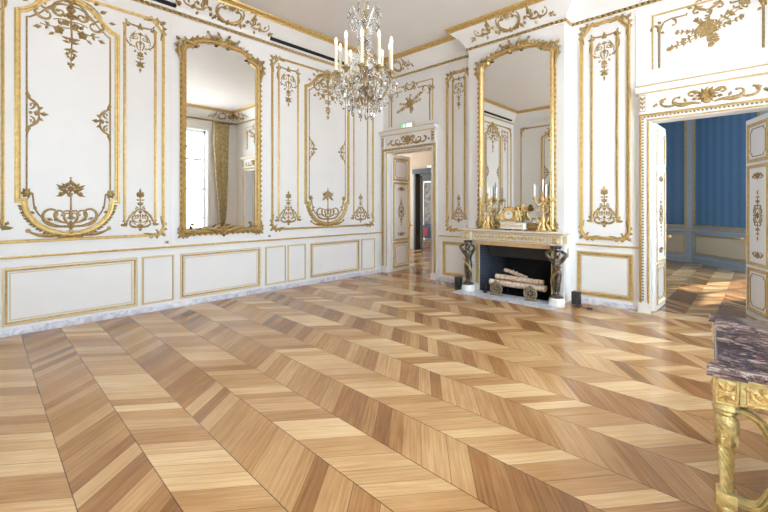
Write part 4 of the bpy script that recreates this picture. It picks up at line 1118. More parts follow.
# logs and fire dogs
M['dog_bronze'] = simple('pale_bronze', (.40, .33, .22, 1), .35, .6, noise=.3, nscale=30)
def firedog(x, label):
    r = thing('firedog', label, 'firedog', (x, -.56, .019), 0, 'scrolled firedogs')
    g = G(); g.at((0, .118), 1.13); g.rib([(.088*math.cos(2*PI*i/28), .088*math.sin(2*PI*i/28)) for i in range(28)], [.011]*28, True)
    g.rib([(.062*math.cos(2*PI*i/24), .062*math.sin(2*PI*i/24)) for i in range(24)], [.006]*24, True)
    for i in range(6):
        a = 60*i; g.stroke((.02*math.cos(R(a)), .02*math.sin(R(a))), a, .085, 60, 200, .007)
    g.dot((0, 0), .022); g.at()
    vs = list(g.v); fs = list(g.f); g.v = [(p[0], p[1]+.012, p[2]) for p in g.v]
    b = len(g.v); g.v += [(p[0], -p[1]+.0, p[2]) for p in vs]; g.f += [tuple(i+b for i in f) for f in fs]
    g.build('scroll_roundel', 'dog_bronze', r)
    g = G(); g.bbox(-.10, .10, -.02, .03, 0, .018, .004); g.tube([(0, 0, .19), (0, 0, .225)], [.012, .018], 8); g.ball((0, 0, .235), .022, 10, 8); g.build('foot_and_finial', 'dog_bronze', r)
    g = G(); g.tube([(0, .015, .12), (0, .20, .13), (0, .40, .12), (0, .42, -.006)], .011, 8); g.build('log_bar', 'black', r)
firedog(3.12, 'openwork bronze firedog under the left end of the birch logs'); firedog(3.70, 'openwork bronze firedog under the right end of the birch logs')
def log(a, b, r0, r1, label, seed):
    rnd = random.Random(seed)
    A, B_ = Vector(a), Vector(b); n = 10; pts = []; rad = []
    for i in range(n+1):
        t = i/n; p = A.lerp(B_, t); p += Vector((0, rnd.uniform(-.004, .004), rnd.uniform(-.004, .004))); pts.append(tuple(p-A)); rad.append((r0+(r1-r0)*t)*rnd.uniform(.95, 1.05))
    r = thing('birch_log', label, 'log', a, 0, 'birch logs in the fireplace')
    g = G(); g.tube(pts, rad, 14, False)
    for q in range(3):
        t = rnd.uniform(.2, .8); p = (B_-A)*t; g.tube([tuple(p), (p.x+.02, p.y-.02, p.z+rnd.uniform(-.06, .06))], [.014, .010], 6)
    g.build('bark', 'birch', r)
    for i, q in ((0, 1), (n, -1)):
        g = G(); d = (B_-A).normalized(); up = Vector((0, 0, 1)); sd = d.cross(up).normalized(); up = sd.cross(d)
        g.add([tuple(Vector(pts[i])-d*q*.001+(sd*math.cos(2*PI*j/14)+up*math.sin(2*PI*j/14))*rad[i]*.97) for j in range(14)], [tuple(range(14))]); g.build('cut_end', 'log_end', r, 0)
log((2.95, -.44, .215), (3.88, -.42, .210), .047, .045, 'pale front birch log lying across both firedogs', 1)
log((3.10, -.325, .212), (3.86, -.315, .205), .045, .042, 'birch log lying behind the front one, at the same level', 2)
log((3.03, -.385, .308), (3.83, -.370, .296), .044, .038, 'birch log lying on top of the front one', 3)
log((3.13, -.27, .420), (3.52, -.262, .318), .030, .034, 'thin birch stick leaning slantwise on top of the pile', 4)
g = G((2.87, -.47, .020)); g.lathe([(.035, .020), (.038, .03), (.012, .04), (.010, .10), (.028, .11), (.028, .15), (.01, .165), (0, .165)], (2.87, -.47, 0), 12); o = g.build('fire_iron_stand', 'hood', None, 35, (2.87, -.47, .020)); tag(o, 'small dark iron stand inside the fireplace left of the logs', 'iron stand')
def floor_lamp_box(x, y, rz, label, plug):
    r = thing('floor_uplight', label, 'floor light', (x, y, 0), rz, 'black floor uplights')
    g = G(); g.bbox(-.055, .055, -.05, .05, .035, .225, .008); g.build('housing', 'black_plastic', r)
    g = G(); g.bbox(-.045, .045, -.056, -.049, .05, .21, .003); g.build('front_glass', 'hood', r)
    g = G(); g.tube([(-.063, 0, .12), (-.068, 0, .008), (.068, 0, .008), (.063, 0, .12)], .006, 6); g.box(-.06, .06, -.04, .04, 0, .010); g.build('bracket', 'black', r)
    g = G(); g.tube([(.05, .02, .05), (.09, -.01, .012), (.12, -.04, .008), (.17, -.03, .008), (.20, -.05, .012)], .006, 6)
    if plug: g.bbox(.17, .24, -.07, -.03, .0, .03, .006)
    g.build('cable', 'black', r)
floor_lamp_box(2.33, -.47, 20, 'black floor uplight left of the fireplace beside the left bronze figure', False)
floor_lamp_box(4.31, -.33, -.05, 'black floor uplight right of the fireplace, with its cable', True)

# clock on the shelf
SZ = 1.108
def clock():
    x, y = 3.36, -.43
    r = thing('mantel_clock', 'gilt mantel clock with white dial on a white marble plinth', 'clock', (x, y, SZ)); 
    g = G(); g.bbox(-.22, .22, -.07, .07, .022, .045, .005); g.bbox(-.20, .20, -.06, .06, .045, .115, .006); g.bbox(-.215, .215, -.068, .068, .115, .132, .005); g.build('plinth', 'white_marble', r)
    g = G(); 
    for s in (-.18, .18, 0): g.lathe([(.014, 0), (.02, .012), (.012, .024), (0, .024)], (s, -.04, 0), 10); g.lathe([(.014, 0), (.02, .012), (.012, .024), (0, .024)], (s, .04, 0), 10)
    g.at((0, .08)); g.w0 = .06
    for i in range(13): g.flower((-.18+.03*i, 0), .018, 6)
    g.at(); g.build('plinth_mounts', 'gilt_bright', r)
    g = G(); g.bbox(-.16, .06, -.05, .05, .132, .16, .006)
    g.ball((-.06, .0, .20), .07, 12, 8, (1.4, .6, .7)); g.tube([(-.06, -.05, .255), (-.06, .05, .255)], .078, 24); g.build('case', 'gilt_bright', r)
    g = G(); vs = [(-.06+.070*math.cos(2*PI*i/28), -.0525, .255+.070*math.sin(2*PI*i/28)) for i in range(28)]; g.add(vs, [tuple(range(28))]); g.add([(v[0], -.050, v[2]) for v in vs], [tuple(range(28))]); g.f += [(i, (i+1) % 28, 28+(i+1) % 28, 28+i) for i in range(28)]; d = g.build('dial', 'enamel', r, 0)
    g = G(); g.at((-.06, .255)); g.w0 = .0525
    for i in range(12):
        a = 2*PI*i/12; g.rib([(.046*math.cos(a), .046*math.sin(a)), (.056*math.cos(a), .056*math.sin(a))], .0028)
    g.rib([(0, 0), (.022, .022)], .003); g.rib([(0, 0), (-.012, .042)], .0024); g.dot((0, 0), .005); g.at(); g.build('hands_and_hours', 'black', d)
    g = G(); g.at((-.06, .255)); g.w0 = .05; g.rib([(.076*math.cos(2*PI*i/28), .076*math.sin(2*PI*i/28)) for i in range(28)], [.008]*28, True); g.at(); g.build('bezel', 'gilt_bright', r)
    # leafy scrolls and flowers round the drum
    g = G(); g.w0 = .02
    for s in (1, -1):
        g.at((-.06, .20), (s, 1)); g.aca((.07, -.03), 40, .20, 50, 100, .016, leaves=5, side=-1, ll=2); g.stroke((.08, -.05), 10, .14, 40, 240, .014); g.leaf((.10, .06), 60, .08, .04)
    g.at((-.06, .335)); g.flower((0, .0), .04, 7); g.flower((.04, .015), .035); g.flower((-.04, .01), .035); g.leaf((0, .02), 90, .06, .04); g.leaf((.04, .0), 30, .07, .03); g.leaf((-.04, 0), 150, .07, .03)
    g.at((-.17, .16)); 
    for a in (60, 90, 120, 150, 40): g.leaf((0, 0), a, .14, .05)
    g.at()
    vs = list(g.v); fs = list(g.f); b = len(g.v); g.v += [(p[0], -p[1], p[2]) for p in vs]; g.f += [tuple(i+b for i in f) for f in fs]
    g.build('foliage', 'gilt_bright', r)
    J = [((.0, 0, .24), .026), ((-.004, 0, .275), .022), ((-.01, 0, .31), .028), ((-.012, 0, .34), .010), ((-.02, -.004, .37), .024), ((-.02, -.004, .385), .016), ((.03, .0, .315), .012), ((.06, -.01, .28), .010), ((-.05, -.01, .315), .012), ((-.085, -.015, .33), .008),
         ((.018, 0, .22), .018), ((.045, -.03, .20), .015), ((.04, -.03, .145), .010), ((-.016, 0, .22), .018), ((.0, -.035, .19), .014), ((.005, -.03, .14), .010)]
    statue_mesh('cherub_figure', J, [(0, 1), (1, 2), (2, 3), (3, 4), (4, 5), (2, 6), (6, 7), (2, 8), (8, 9), (0, 10), (10, 11), (11, 12), (0, 13), (13, 14), (14, 15)], 'gilt_bright', r, (.10, 0, 0))
    g = G(); 
    for s in (1, -1):
        g.at((.13, .33), (1, 1)); g.w0 = -.02+.02*s
        for a in (20, 45, 0, 65): g.leaf((0, 0), a, .12, .035)
    g.at(); g.build('wings', 'gilt_bright', r)
clock()
def candelabrum(x, label, seed):
    r = thing('candelabrum', label, 'candelabrum', (x, -.42, SZ), 0, 'gilt candelabra on the mantel shelf'); r.scale = (1.12, 1.0, 1.2)
    g = G(); g.prism([(-.085, -.05), (.085, -.05), (.085, .05), (-.085, .05)], 0, .02); 
    g.lathe([(.05, .02), (.052, .035), (.03, .06), (.025, .10), (.038, .14), (.034, .17), (.016, .19), (.013, .24), (.022, .27), (.010, .30), (.009, .38), (.02, .41), (.022, .43), (.009, .45), (0, .45)], n=14)
    for a in range(3):
        t = 2*PI*a/3; g.tube([(.04*math.cos(t), .04*math.sin(t), .12), (.075*math.cos(t), .075*math.sin(t), .06), (.10*math.cos(t), .06*math.sin(t), .0+.014)], [.010, .014, .018], 7)
    g.build('base_and_stem', 'gilt_bright', r)
    g = G(); g.w0 = .02
    for s in (1, -1):
        g.at((0, .10), (s, 1)); g.aca((.02, .0), 20, .15, 60, 140, .007, leaves=4, side=-1, ll=2.2); g.aca((.015, .14), 10, .13, 60, 120, .006, leaves=4, side=-1, ll=2.2)
    g.at(); vs = list(g.v); fs = list(g.f); b = len(g.v); g.v += [(p[0], -p[1], p[2]) for p in vs]; g.f += [tuple(i+b for i in f) for f in fs]; g.build('scroll_mounts', 'gilt_bright', r)
    for k in range(6):
        if k == 5: px, py, z = 0, 0, .50
        else:
            a = 2*PI*(k+.15)/5; px, py, z = .14*math.cos(a), .095*math.sin(a), .42+.02*(k % 2)
        g = G()
        pts = [(px*t, py*t, .40-.06*math.sin(PI*t)+(z-.40-.02)*t*t) for t in [i/9 for i in range(10)]] if k < 5 else [(0, 0, .44), (0, 0, z-.02)]
        g.tube(pts, .007, 7); g.build('arm', 'gilt_bright', r)
        g = G(); g.lathe([(0, z-.03), (.012, z-.025), (.028, z-.008), (.03, z), (.014, z+.004), (.015, z+.022), (0, z+.022)], (px, py, 0), 10); g.build('candle_cup', 'gilt_bright', r)
        g = G(); g.lathe([(.0105, z), (.0095, z+.17), (.004, z+.178), (0, z+.178)], (px, py, 0), 10); g.tube([(px, py, z+.175), (px+.002, py, z+.19)], .0015, 5); g.build('candle', 'wax_white', r)
candelabrum(2.89, 'gilt candelabrum with white candles left of the clock on the mantel shelf', 1)
candelabrum(3.845, 'gilt candelabrum with white candles right of the clock on the mantel shelf', 2)
# ------------------------------------------------------------------ windows of the right wall and the curtain
for i, (a, b) in enumerate(WIN):
    yc = (a+b)/2; h = (b-a)/2; z0, z1 = WZ
    r = thing('window_%d' % (i+1), None, None, (XR, yc, z0), R(-90), None, 'structure'); off = (0, 0, z0)
    g = G(off)
    Y0, Y1 = .14, .20
    for u0, u1, v0, v1 in ((-h, -h+.07, z0, z1), (h-.07, h, z0, z1), (-h, h, z0, z0+.08), (-h, h, z1-.08, z1), (-.045, .045, z0, z1)): g.box(u0, u1, Y0, Y1, v0, v1)
    for v in (1.12, 2.07, 3.05): g.box(-h, h, Y0+.01, Y1-.01, v-.035, v+.035)
    g.build('window_frame', 'paint', r, 0)
    g = G(off); g.box(-h-.04, h+.04, -.03, .14, z0-.03, z0); g.build('window_sill', 'paint', r, 0)
    g = G(off); g.w0 = .0; g.mould([(-h-.05, .93), (-h-.05, z1+.05), (h+.05, z1+.05), (h+.05, .93)], prof_ogee(.06, .025)); g.build('window_trim', 'paint', r)
    for s in (0, 1):
        g = G(off); u0, u1 = ((-h+.07, -.045), (.045, h-.07))[s]; g.quad((u0, .17, z0+.08), (u1, .17, z0+.08), (u1, .17, z1-.08), (u0, .17, z1-.08)); g.build('pane', 'pane', r, 0)
    li = bpy.data.lights.new('window_portal_%d' % (i+1), 'AREA'); li.shape = 'RECTANGLE'; li.size = h*2; li.size_y = z1-z0; li.cycles.is_portal = True
    lo = bpy.data.objects.new('window_portal', li); COL.objects.link(lo); lo.location = (XR+.38, yc, (z0+z1)/2); lo.rotation_euler = (R(90), 0, R(90))

def curtain(yc, label):
    r = thing('curtain', label, 'curtain', (XR-.12, yc, .5), 0, 'gold brocade curtains')
    n, m = 70, 40; vs = []
    for k in range(m+1):
        z = .55+(4.30-.55)*k/m
        t = max(0, min(1, (z-.92)/(4.30-.92)))
        w = .13+.42*(t**.55) if z > .92 else .13+.10*((.92-z)/.37)
        for j in range(n+1):
            u = j/n-.5
            fold = .045*math.sin(u*2*PI*7.5+.4*math.sin(z*2))*(.5+.5*t)+.02*math.sin(u*2*PI*3+z)
            vs.append((fold, u*w+.02*math.sin(z*1.3), z-.5))
    g = G(); g.add(vs, [(k*(n+1)+j, k*(n+1)+j+1, (k+1)*(n+1)+j+1, (k+1)*(n+1)+j) for k in range(m) for j in range(n)]); d = g.build('drape', 'curtain', r, 180)
    so = d.modifiers.new('thickness', 'SOLIDIFY'); so.thickness = .006
    g = G(); g.tube([(.065*math.cos(t), .085*math.sin(t), .43) for t in [2*PI*i/20 for i in range(21)]], .018, 8); g.tube([(-.06, .05, .42), (-.065, .06, .25), (-.06, .05, .16)], [.012, .02, .026], 8); g.build('tieback', 'gilt_dark', r)
    g = G(); g.tube([(0, -.33, 3.82), (0, .33, 3.82)], .022, 10); g.build('curtain_rod', 'gilt_dark', r)
curtain(-.60, 'gold brocade curtain tied at the bottom, beside the window seen in the tall mirror')

# ------------------------------------------------------------------ console table at the right
def table():
    x0, x1, y0, y1 = 6.18, 6.93, -4.47, -3.36; ZT_ = .80
    cx, cy = (x0+x1)/2, (y0+y1)/2
    r = thing('console_table', 'gilt carved console table with a mottled purple marble top at the right edge', 'table', (cx, cy, 0)); r.scale.z = ZT_/.784; r.rotation_euler.z = R(4); r.location = (6.534, -3.844, 0); off = (cx, cy, 0)
    # marble top with square ears at the corners
    e, b = .025, .085
    poly = []
    for (X, Y, sx, sy) in ((x0, y0, -1, -1), (x1, y0, 1, -1), (x1, y1, 1, 1), (x0, y1, -1, 1)):
        a = [(X-sx*b, Y), (X-sx*b, Y+sy*e), (X+sx*e, Y+sy*e), (X+sx*e, Y-sy*b), (X, Y-sy*b)]
        if sx*sy < 0: a = a[::-1]
        poly += a if sx*sy > 0 else a
    # order corners counter-clockwise
    def ear(X, Y, sx, sy):
        return [(X-sx*b, Y), (X-sx*b, Y+sy*e), (X+sx*e, Y+sy*e), (X+sx*e, Y-sy*b), (X, Y-sy*b)]
    poly = ear(x0, y0, -1, -1)[::-1]+ear(x1, y0, 1, -1)+ear(x1, y1, 1, 1)[::-1]+ear(x0, y1, -1, 1)
    rings = [(0.010, .753), (.0, .756), (0, .760), (.012, .767), (.004, .774), (.008, .781), (.016, .784)]
    g = G(off); K = len(poly); vs = []
    for o, z in rings:
        vs += [(x, y, z) for x, y in offset_path(poly, o-.012, True)]
    fs = [(k*K+i, k*K+(i+1) % K, (k+1)*K+(i+1) % K, (k+1)*K+i) for k in range(len(rings)-1) for i in range(K)]
    fs += [tuple(range(K-1, -1, -1)), tuple((len(rings)-1)*K+i for i in range(K))]
    g.add(vs, fs); g.build('marble_top', 'breccia', r, 25)
    # apron: four carved rails and four corner blocks
    def carve(g, tf, u0, u1):
        g.tf = tf; g.w0 = 0
        g.mould(rect(u0+.012, u1-.012, .655, .735), prof_round(.008, .006), True)
        m = max(1, int((u1-u0)/.10)); st = (u1-u0)/m
        for i in range(m):
            u = u0+st*(i+.5); s = 1 if i % 2 else -1
            for t in (1, -1):
                g.at((u, .695), (s*t, 1)); g.aca((.0, -.025), 10, .085, 60, 260, .007, leaves=3, side=-1, ll=2.4); g.leaf((.035, .01), 40, .03, .016)
            g.at((u, .695)); g.flower((0, .0), .022, 6); g.leaf((0, .01), 90, .03, .02)
        for i in range(int((u1-u0)/.016)): g.at((u0+.016*(i+.5), .649)); g.leaf((0, .004), -90, .014, .013, .006)
        g.at(); g.tf = None
    sides = [(x0+.085, x1-.085, lambda y: (lambda p: (p[0], y0+.028+p[1], p[2]))), (x0+.085, x1-.085, lambda y: (lambda p: (-p[0]+x0+x1, y1-.028-p[1], p[2])))]
    g = G(off); g.box(x0+.075, x1-.075, y0+.008, y0+.03, .640, .756); fr = g.build('apron', 'gilt_pale', r, 0)
    g = G(off); carve(g, lambda p: (p[0], y0+.008+p[1], p[2]), x0+.085, x1-.085); g.build('apron_carving', 'gilt_bright', fr)
    g = G(off); g.box(x0+.008, x0+.03, y0+.075, y1-.075, .640, .756); fr = g.build('apron', 'gilt_pale', r, 0)
    g = G(off); carve(g, lambda p: (x0+.008+p[1], -p[0], p[2]), -(y1-.085), -(y0+.085)); g.build('apron_carving', 'gilt_bright', fr)
    g = G(off); g.box(x0+.075, x1-.075, y1-.03, y1-.008, .640, .756); g.build('apron', 'gilt_pale', r, 0)
    g = G(off); g.box(x1-.03, x1-.008, y0+.075, y1-.075, .640, .756); g.build('apron', 'gilt_pale', r, 0)
    lx, ly = .030, .030
    for X, Y, sx, sy in ((x0+lx, y0+ly, -1, -1), (x1-lx, y0+ly, 1, -1), (x1-lx, y1-ly, 1, 1), (x0+lx, y1-ly, -1, 1)):
        g = G(off); g.bbox(X-.040, X+.040, Y-.040, Y+.040, .638, .756, .003)
        bl = g.build('corner_block', 'gilt_pale', r)
        g = G(off)
        for tf in ((lambda p: (X+p[0], Y-.040+p[1], p[2])), (lambda p: (X-.040+p[1], Y-p[0], p[2]))):
            g.tf = tf; g.at((0, .694)); g.mould(rect(-.033, .033, -.05, .05), prof_round(.006, .005), True); g.flower((0, .0), .026, 8)
            for q in (50, 130, 230, 310, 90, 270): g.leaf((0, 0), q, .048, .018)
        g.at(); g.tf = None; g.build('rosette', 'gilt_bright', bl)
        # turned and twisted leg
        top = [(.016, .612), (.040, .614), (.046, .622), (.044, .632), (.036, .640), (.0, .640)]
        collar = [(.0, .585), (.030, .586), (.034, .594), (.030, .602), (.040, .606), (.050, .613), (.050, .620), (.040, .626), (.038, .640), (0, .640)]
        g = G(off); g.lathe(collar, (X, Y, 0), 28); lg = None
        vase = [(.024, .262), (.027, .27), (.024, .278)]
        N = 84
        def tw(z): return (z-.27)*26
        pr = []
        for i in range(N+1):
            z = .262+(.590-.262)*i/N
            t = (z-.262)/(.328)
            rr = .0235+.013*t if t < .62 else .0316+.012*math.sin((t-.62)/.38*PI*.80)
            if t > .93: rr *= 1-(t-.93)/.07*.45
            pr.append((rr, z))
        def dep(z): return .42 if z < .455 else .05
        g.lathe(pr, (X, Y, 0), 72, tw, 8, dep)
        lg = g.build('leg', 'gilt_pale', r, 70)
        g = G(off)
        for k in range(8):     # leaves carved on the upper leg
            a = 2*PI*k/8
            g.tf = lambda p, a=a: (X+(.036-p[1]*.9)*math.cos(a+p[0]/.036), Y+(.036-p[1]*.9)*math.sin(a+p[0]/.036), p[2])
            g.at((0, .575)); g.leaf((0, 0), -90, .09, .024, .007); g.leaf((.012, -.05), -90, .07, .018, .008)
        g.at(); g.tf = None; g.build('leaf_carving', 'gilt_pale', lg)
        g = G(off); g.bbox(X-.036, X+.036, Y-.036, Y+.036, .205, .262, .003)
        g.lathe([(0, .0), (.022, .0), (.034, .02), (.036, .05), (.028, .09), (.018, .12), (.022, .15), (.034, .175), (.036, .195), (.030, .206), (0, .206)], (X, Y, 0), 20); g.build('foot', 'gilt_pale', lg)
    # scrolled brackets and stretchers along the two visible sides and the back
    def bar(g, path, w, t, tf):
        """moulded bar: grooved section swept along (u, z)"""
        sec = [(-w, -t), (-w, t*.6), (-w*.72, t), (-w*.45, t*.55), (-w*.15, t*1.05), (w*.2, t*1.05), (w*.45, t*.55), (w*.72, t), (w, t*.6), (w, -t)]
        m = len(path); vs = []; K_ = len(sec)
        for i, (u, z) in enumerate(path):
            a = path[max(0, i-1)]; c = path[min(m-1, i+1)]; l = math.hypot(c[0]-a[0], c[1]-a[1]); nx, nz = -(c[1]-a[1])/l, (c[0]-a[0])/l
            for o, d in sec: vs.append(tf((u+nx*o, -d, z+nz*o)))
        g.add(vs, [(i*K_+j, i*K_+(j+1) % K_, (i+1)*K_+(j+1) % K_, (i+1)*K_+j) for i in range(m-1) for j in range(K_)]+[tuple(range(K_)), tuple((m-1)*K_+j for j in range(K_-1, -1, -1))])
    def smooth(pts, n=8):
        out = []
        P = [pts[0]]+pts+[pts[-1]]
        for i in range(1, len(P)-2):
            for q in range(n):
                t = q/n; a, b_, c, d = P[i-1], P[i], P[i+1], P[i+2]
                out.append(tuple(.5*((2*b_[k])+(-a[k]+c[k])*t+(2*a[k]-5*b_[k]+4*c[k]-d[k])*t*t+(-a[k]+3*b_[k]-3*c[k]+d[k])*t**3) for k in (0, 1)))
        return out+[pts[-1]]
    for tfm, L in (((lambda p: (p[0], y0+ly+p[1], p[2])), ('x', x0+lx, x1-lx)), ((lambda p: (x0+lx+p[1], -p[0], p[2])), ('y', -(y1-ly), -(y0+ly))), ((lambda p: (p[0], y1-ly+p[1], p[2])), ('x', x0+lx, x1-lx))):
        u0, u1 = L[1], L[2]; uc = (u0+u1)/2; H_ = (u1-u0)/2
        for s in (1, -1):
            q = lambda a: uc-s*(H_-a)
            g = G(off); bar(g, smooth([(q(.03), .612), (q(.075), .605), (q(.115), .575), (q(.135), .53), (q(.165), .50), (q(.21), .475), (q(.26), .455), (q(H_), .45)]), .014, .014, tfm); g.build('bracket', 'gilt_pale', r, 40)
            g = G(off); bar(g, smooth([(q(.02), .235), (q(.07), .228), (q(.105), .240), (q(.125), .27), (q(.145), .31), (q(.19), .335), (q(.25), .345), (q(H_), .35)]), .016, .016, tfm); g.build('stretcher', 'gilt_pale', r, 40)
        g = G(off); g.tf = tfm
        g.w0 = .014; g.at((uc, .40)); g.flower((0, 0), .06, 8); 
        for a in (0, 60, 120, 180, 240, 300): g.leaf((0, 0), a+30, .085, .035)
        g.at(); g.build('stretcher_rosette', 'gilt_bright', r)
table()

# ------------------------------------------------------------------ the blue room beyond the double door
BW = [(TH, 3.9)]
ZC2 = 4.6
P0, P1, P2, P3 = (4.0, 6.86), (4.95, 6.86), (7.3, 4.305), (7.3, .22)
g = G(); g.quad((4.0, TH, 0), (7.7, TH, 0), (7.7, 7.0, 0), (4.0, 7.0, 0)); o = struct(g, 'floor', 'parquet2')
g = G(); g.box(3.9, 7.9, TH, 7.2, ZC2, ZC2+.12); struct(g, 'ceiling', 'ceiling')
def wall_seg(a, b, z0, z1, name, mat, parent=None, t=.2, holes=()):
    """a wall standing between two plan points, local x along it, inner face on the right hand side"""
    d = Vector((b[0]-a[0], b[1]-a[1], 0)); L = d.length
    g = G(); us = [0]+[q for h in holes for q in h[:2]]+[L]
    for i in range(0, len(us), 2): g.box(us[i], us[i+1], 0, t, z0, z1)
    for h in holes: g.box(h[0], h[1], 0, t, z0, h[2]); g.box(h[0], h[1], 0, t, h[3], z1)
    o = g.build(name, mat, parent, 0, (a[0], a[1], 0), math.atan2(d.y, d.x)); o['kind'] = 'structure'
    return o, L
def blue_dress(o, L, u0, u1):
    """silk panel between grey painted stiles, gilt fillets, panelled dado"""
    g = G(); g.box(u0, u1, -.010, .0, .98, 4.3); g.build('silk_panel', 'blue', o, 0)
    g = G(); g.w0 = .010; g.mould(rect(u0, u1, .98, 4.3), prof_ogee(.05, .025), True); g.build('silk_fillet', 'gilt', o)
    g = G(); g.w0 = .0; g.mould([(0, .865), (L, .865)], prof_ogee(.09, .04)); g.mould([(0, .14), (L, .14)], prof_ogee(.06, .02)); g.box(0, L, -.02, .0, 0, .12); g.build('dado_rail', 'grey_paint', o)
    g = G(); g.w0 = .022; g.mould([(0, .905), (L, .905)], prof_round(.02, .012)); g.build('dado_gilding', 'gilt', o)
    g = G(); g.box(u0+.03, u1-.03, -.008, .0, .26, .74); g.build('dado_field', 'cream', o, 0)
    g = G(); g.w0 = .008; g.mould(rect(u0+.03, u1-.03, .26, .74), prof_ogee(.035, .018), True); g.build('dado_moulding', 'gilt', o)
o, L = wall_seg(P0, P1, 0, ZC2, 'wall_far', 'grey_paint'); blue_dress(o, L, .0+.05, L-.13)
LC = math.hypot(P2[0]-P1[0], P2[1]-P1[1])
o, L = wall_seg(P1, P2, 0, ZC2, 'wall_canted', 'grey_paint', holes=[(2.10, LC-.12, .45, 3.5)]); blue_dress(o, L, .13, 1.98)
cant = Vector((P2[0]-P1[0], P2[1]-P1[1], 0)).normalized()
r = thing('window_4', None, None, (P1[0]+cant.x*2.10, P1[1]+cant.y*2.10, .45), math.atan2(cant.y, cant.x), None, 'structure')
w_ = LC-.12-2.10
g = G()
for a, b, z0, z1 in ((0, .05, 0, 3.05), (w_-.05, w_, 0, 3.05), (0, w_, 0, .06), (0, w_, 2.99, 3.05), (w_/2-.03, w_/2+.03, 0, 3.05)): g.box(a, b, .10, .15, z0, z1)
for v in (.8, 1.55, 2.3): g.box(0, w_, .11, .14, v-.018, v+.018)
g.build('window_frame', 'paint', r, 0)
g = G(); g.quad((.05, .125, .06), (w_-.05, .125, .06), (w_-.05, .125, 2.99), (.05, .125, 2.99)); g.build('pane', 'pane', r, 0)
o, L = wall_seg(P2, P3, 0, ZC2, 'wall_east', 'grey_paint', holes=[(1.2, 2.7, .45, 3.5)]); 
g = G(); g.quad((1.2, .12, .45), (2.7, .12, .45), (2.7, .12, 3.5), (1.2, .12, 3.5)); g.build('pane', 'pane', o, 0)
o, L = wall_seg((4.0, TH), P0, 0, ZC2, 'wall_west', 'grey_paint')
# an added wall outside, out of view, shades the windows; built further down
def portal(loc, rot, sx, sy, n):
    li = bpy.data.lights.new('window_portal_%s' % n, 'AREA'); li.shape = 'RECTANGLE'; li.size = sx; li.size_y = sy; li.cycles.is_portal = True
    lo = bpy.data.objects.new('window_portal', li); COL.objects.link(lo); lo.location = loc; lo.rotation_euler = rot

# ------------------------------------------------------------------ the rooms beyond the corner door
YN = 4.15
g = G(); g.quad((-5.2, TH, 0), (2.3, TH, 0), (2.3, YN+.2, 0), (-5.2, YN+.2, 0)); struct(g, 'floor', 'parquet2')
g = G(); g.box(-5.4, 2.4, TH, YN+.2, 4.2, 4.3); struct(g, 'ceiling', 'ceiling')
PX0, PX1 = -2.42, -1.10
g = G()
for a, b, z0, z1 in ((-5.2, PX0, 0, 4.2), (PX1, 2.3, 0, 4.2), (PX0, PX1, 2.72, 4.2)): g.box(a, b, YN, YN+.2, z0, z1)
struct(g, 'wall_north', 'beige')
g = G(); g.box(2.3, 2.5, TH, YN+.2, 0, 4.2); struct(g, 'wall_side', 'beige')
g = G(); 
for a, b, z0, z1 in ((TH, 1.0, 0, 4.2), (3.2, YN+.2, 0, 4.2), (1.0, 3.2, 0, .5), (1.0, 3.2, 3.6, 4.2)): g.box(-5.4, -5.2, a, b, z0, z1)
o = struct(g, 'wall_west', 'beige')
g = G(); g.quad((-5.3, 1.0, .5), (-5.3, 3.2, .5), (-5.3, 3.2, 3.6), (-5.3, 1.0, 3.6)); g.build('pane', 'pane', o, 0)
g = G(); g.box(-5.2, -TH, TH-.2, TH, 0, 4.2); struct(g, 'wall_south', 'beige')
g = G(); g.box(PX0-.02, PX0+.06, YN-.05, YN+.22, 0, 2.72); g.box(PX1-.06, PX1+.02, YN-.05, YN+.22, 0, 2.72); g.box(PX0-.06, PX1+.06, YN-.07, YN+.22, 2.62, 2.78); struct(g, 'trim_3', 'dark_wood')
exit_sign((-1.72, YN-.01, 2.80), .26, 'small lit green exit sign in the room beyond the corner door')
# third room
YF3 = 7.9
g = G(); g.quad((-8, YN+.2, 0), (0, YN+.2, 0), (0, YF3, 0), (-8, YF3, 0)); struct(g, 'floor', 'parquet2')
g = G(); g.box(-8, 0, YN+.2, YF3+.2, 4.2, 4.3); struct(g, 'ceiling', 'ceiling')
g = G(); g.box(-8, 0, YF3, YF3+.2, 0, 4.2); o = struct(g, 'wall_end', 'dark_wood')
g = G(); g.box(-8, 0, YF3-.03, YF3, 0, .14); g.build('white_baseboard', 'paint', o, 0)
g = G(); g.box(-8.0, -5.2, YN+.2, YN+.3, 0, 4.2); struct(g, 'wall_south', 'beige')
g = G(); g.box(-.2, 0, YN+.2, YF3, 0, 4.2); struct(g, 'wall_side', 'beige')
g = G()
for a, b, z0, z1 in ((YN+.2, 5.0, 0, 4.2), (7.4, YF3+.2, 0, 4.2), (5.0, 7.4, 0, .4), (5.0, 7.4, 3.6, 4.2)): g.box(-8.2, -8, a, b, z0, z1)
o = struct(g, 'wall_west', 'beige')
g = G(); g.quad((-8.1, 5.0, .4), (-8.1, 7.4, .4), (-8.1, 7.4, 3.6), (-8.1, 5.0, 3.6)); g.build('pane', 'pane', o, 0)
r = thing('tapestry', 'grey woven tapestry in a white frame in the farthest room beyond the corner door', 'tapestry', (-4.55, YF3-.01, .72)); off = (-4.55, YF3-.01, .72)
g = G(off); g.box(-4.86, -4.0, YF3-.04, YF3-.01, .72, 2.55); g.build('cloth', 'tapestry', r, 0)
g = G(off); g.box(-4.96, -4.88, YF3-.06, YF3-.01, .2, 2.65); g.box(-4.96, -4.0, YF3-.06, YF3-.01, 2.57, 2.65); g.build('frame', 'paint', r, 0)
r = thing('low_cabinet', 'small dark blue cabinet with a red panel under the tapestry in the farthest room', 'cabinet', (-4.5, YF3-.25, 0)); off = (-4.5, YF3-.25, 0)
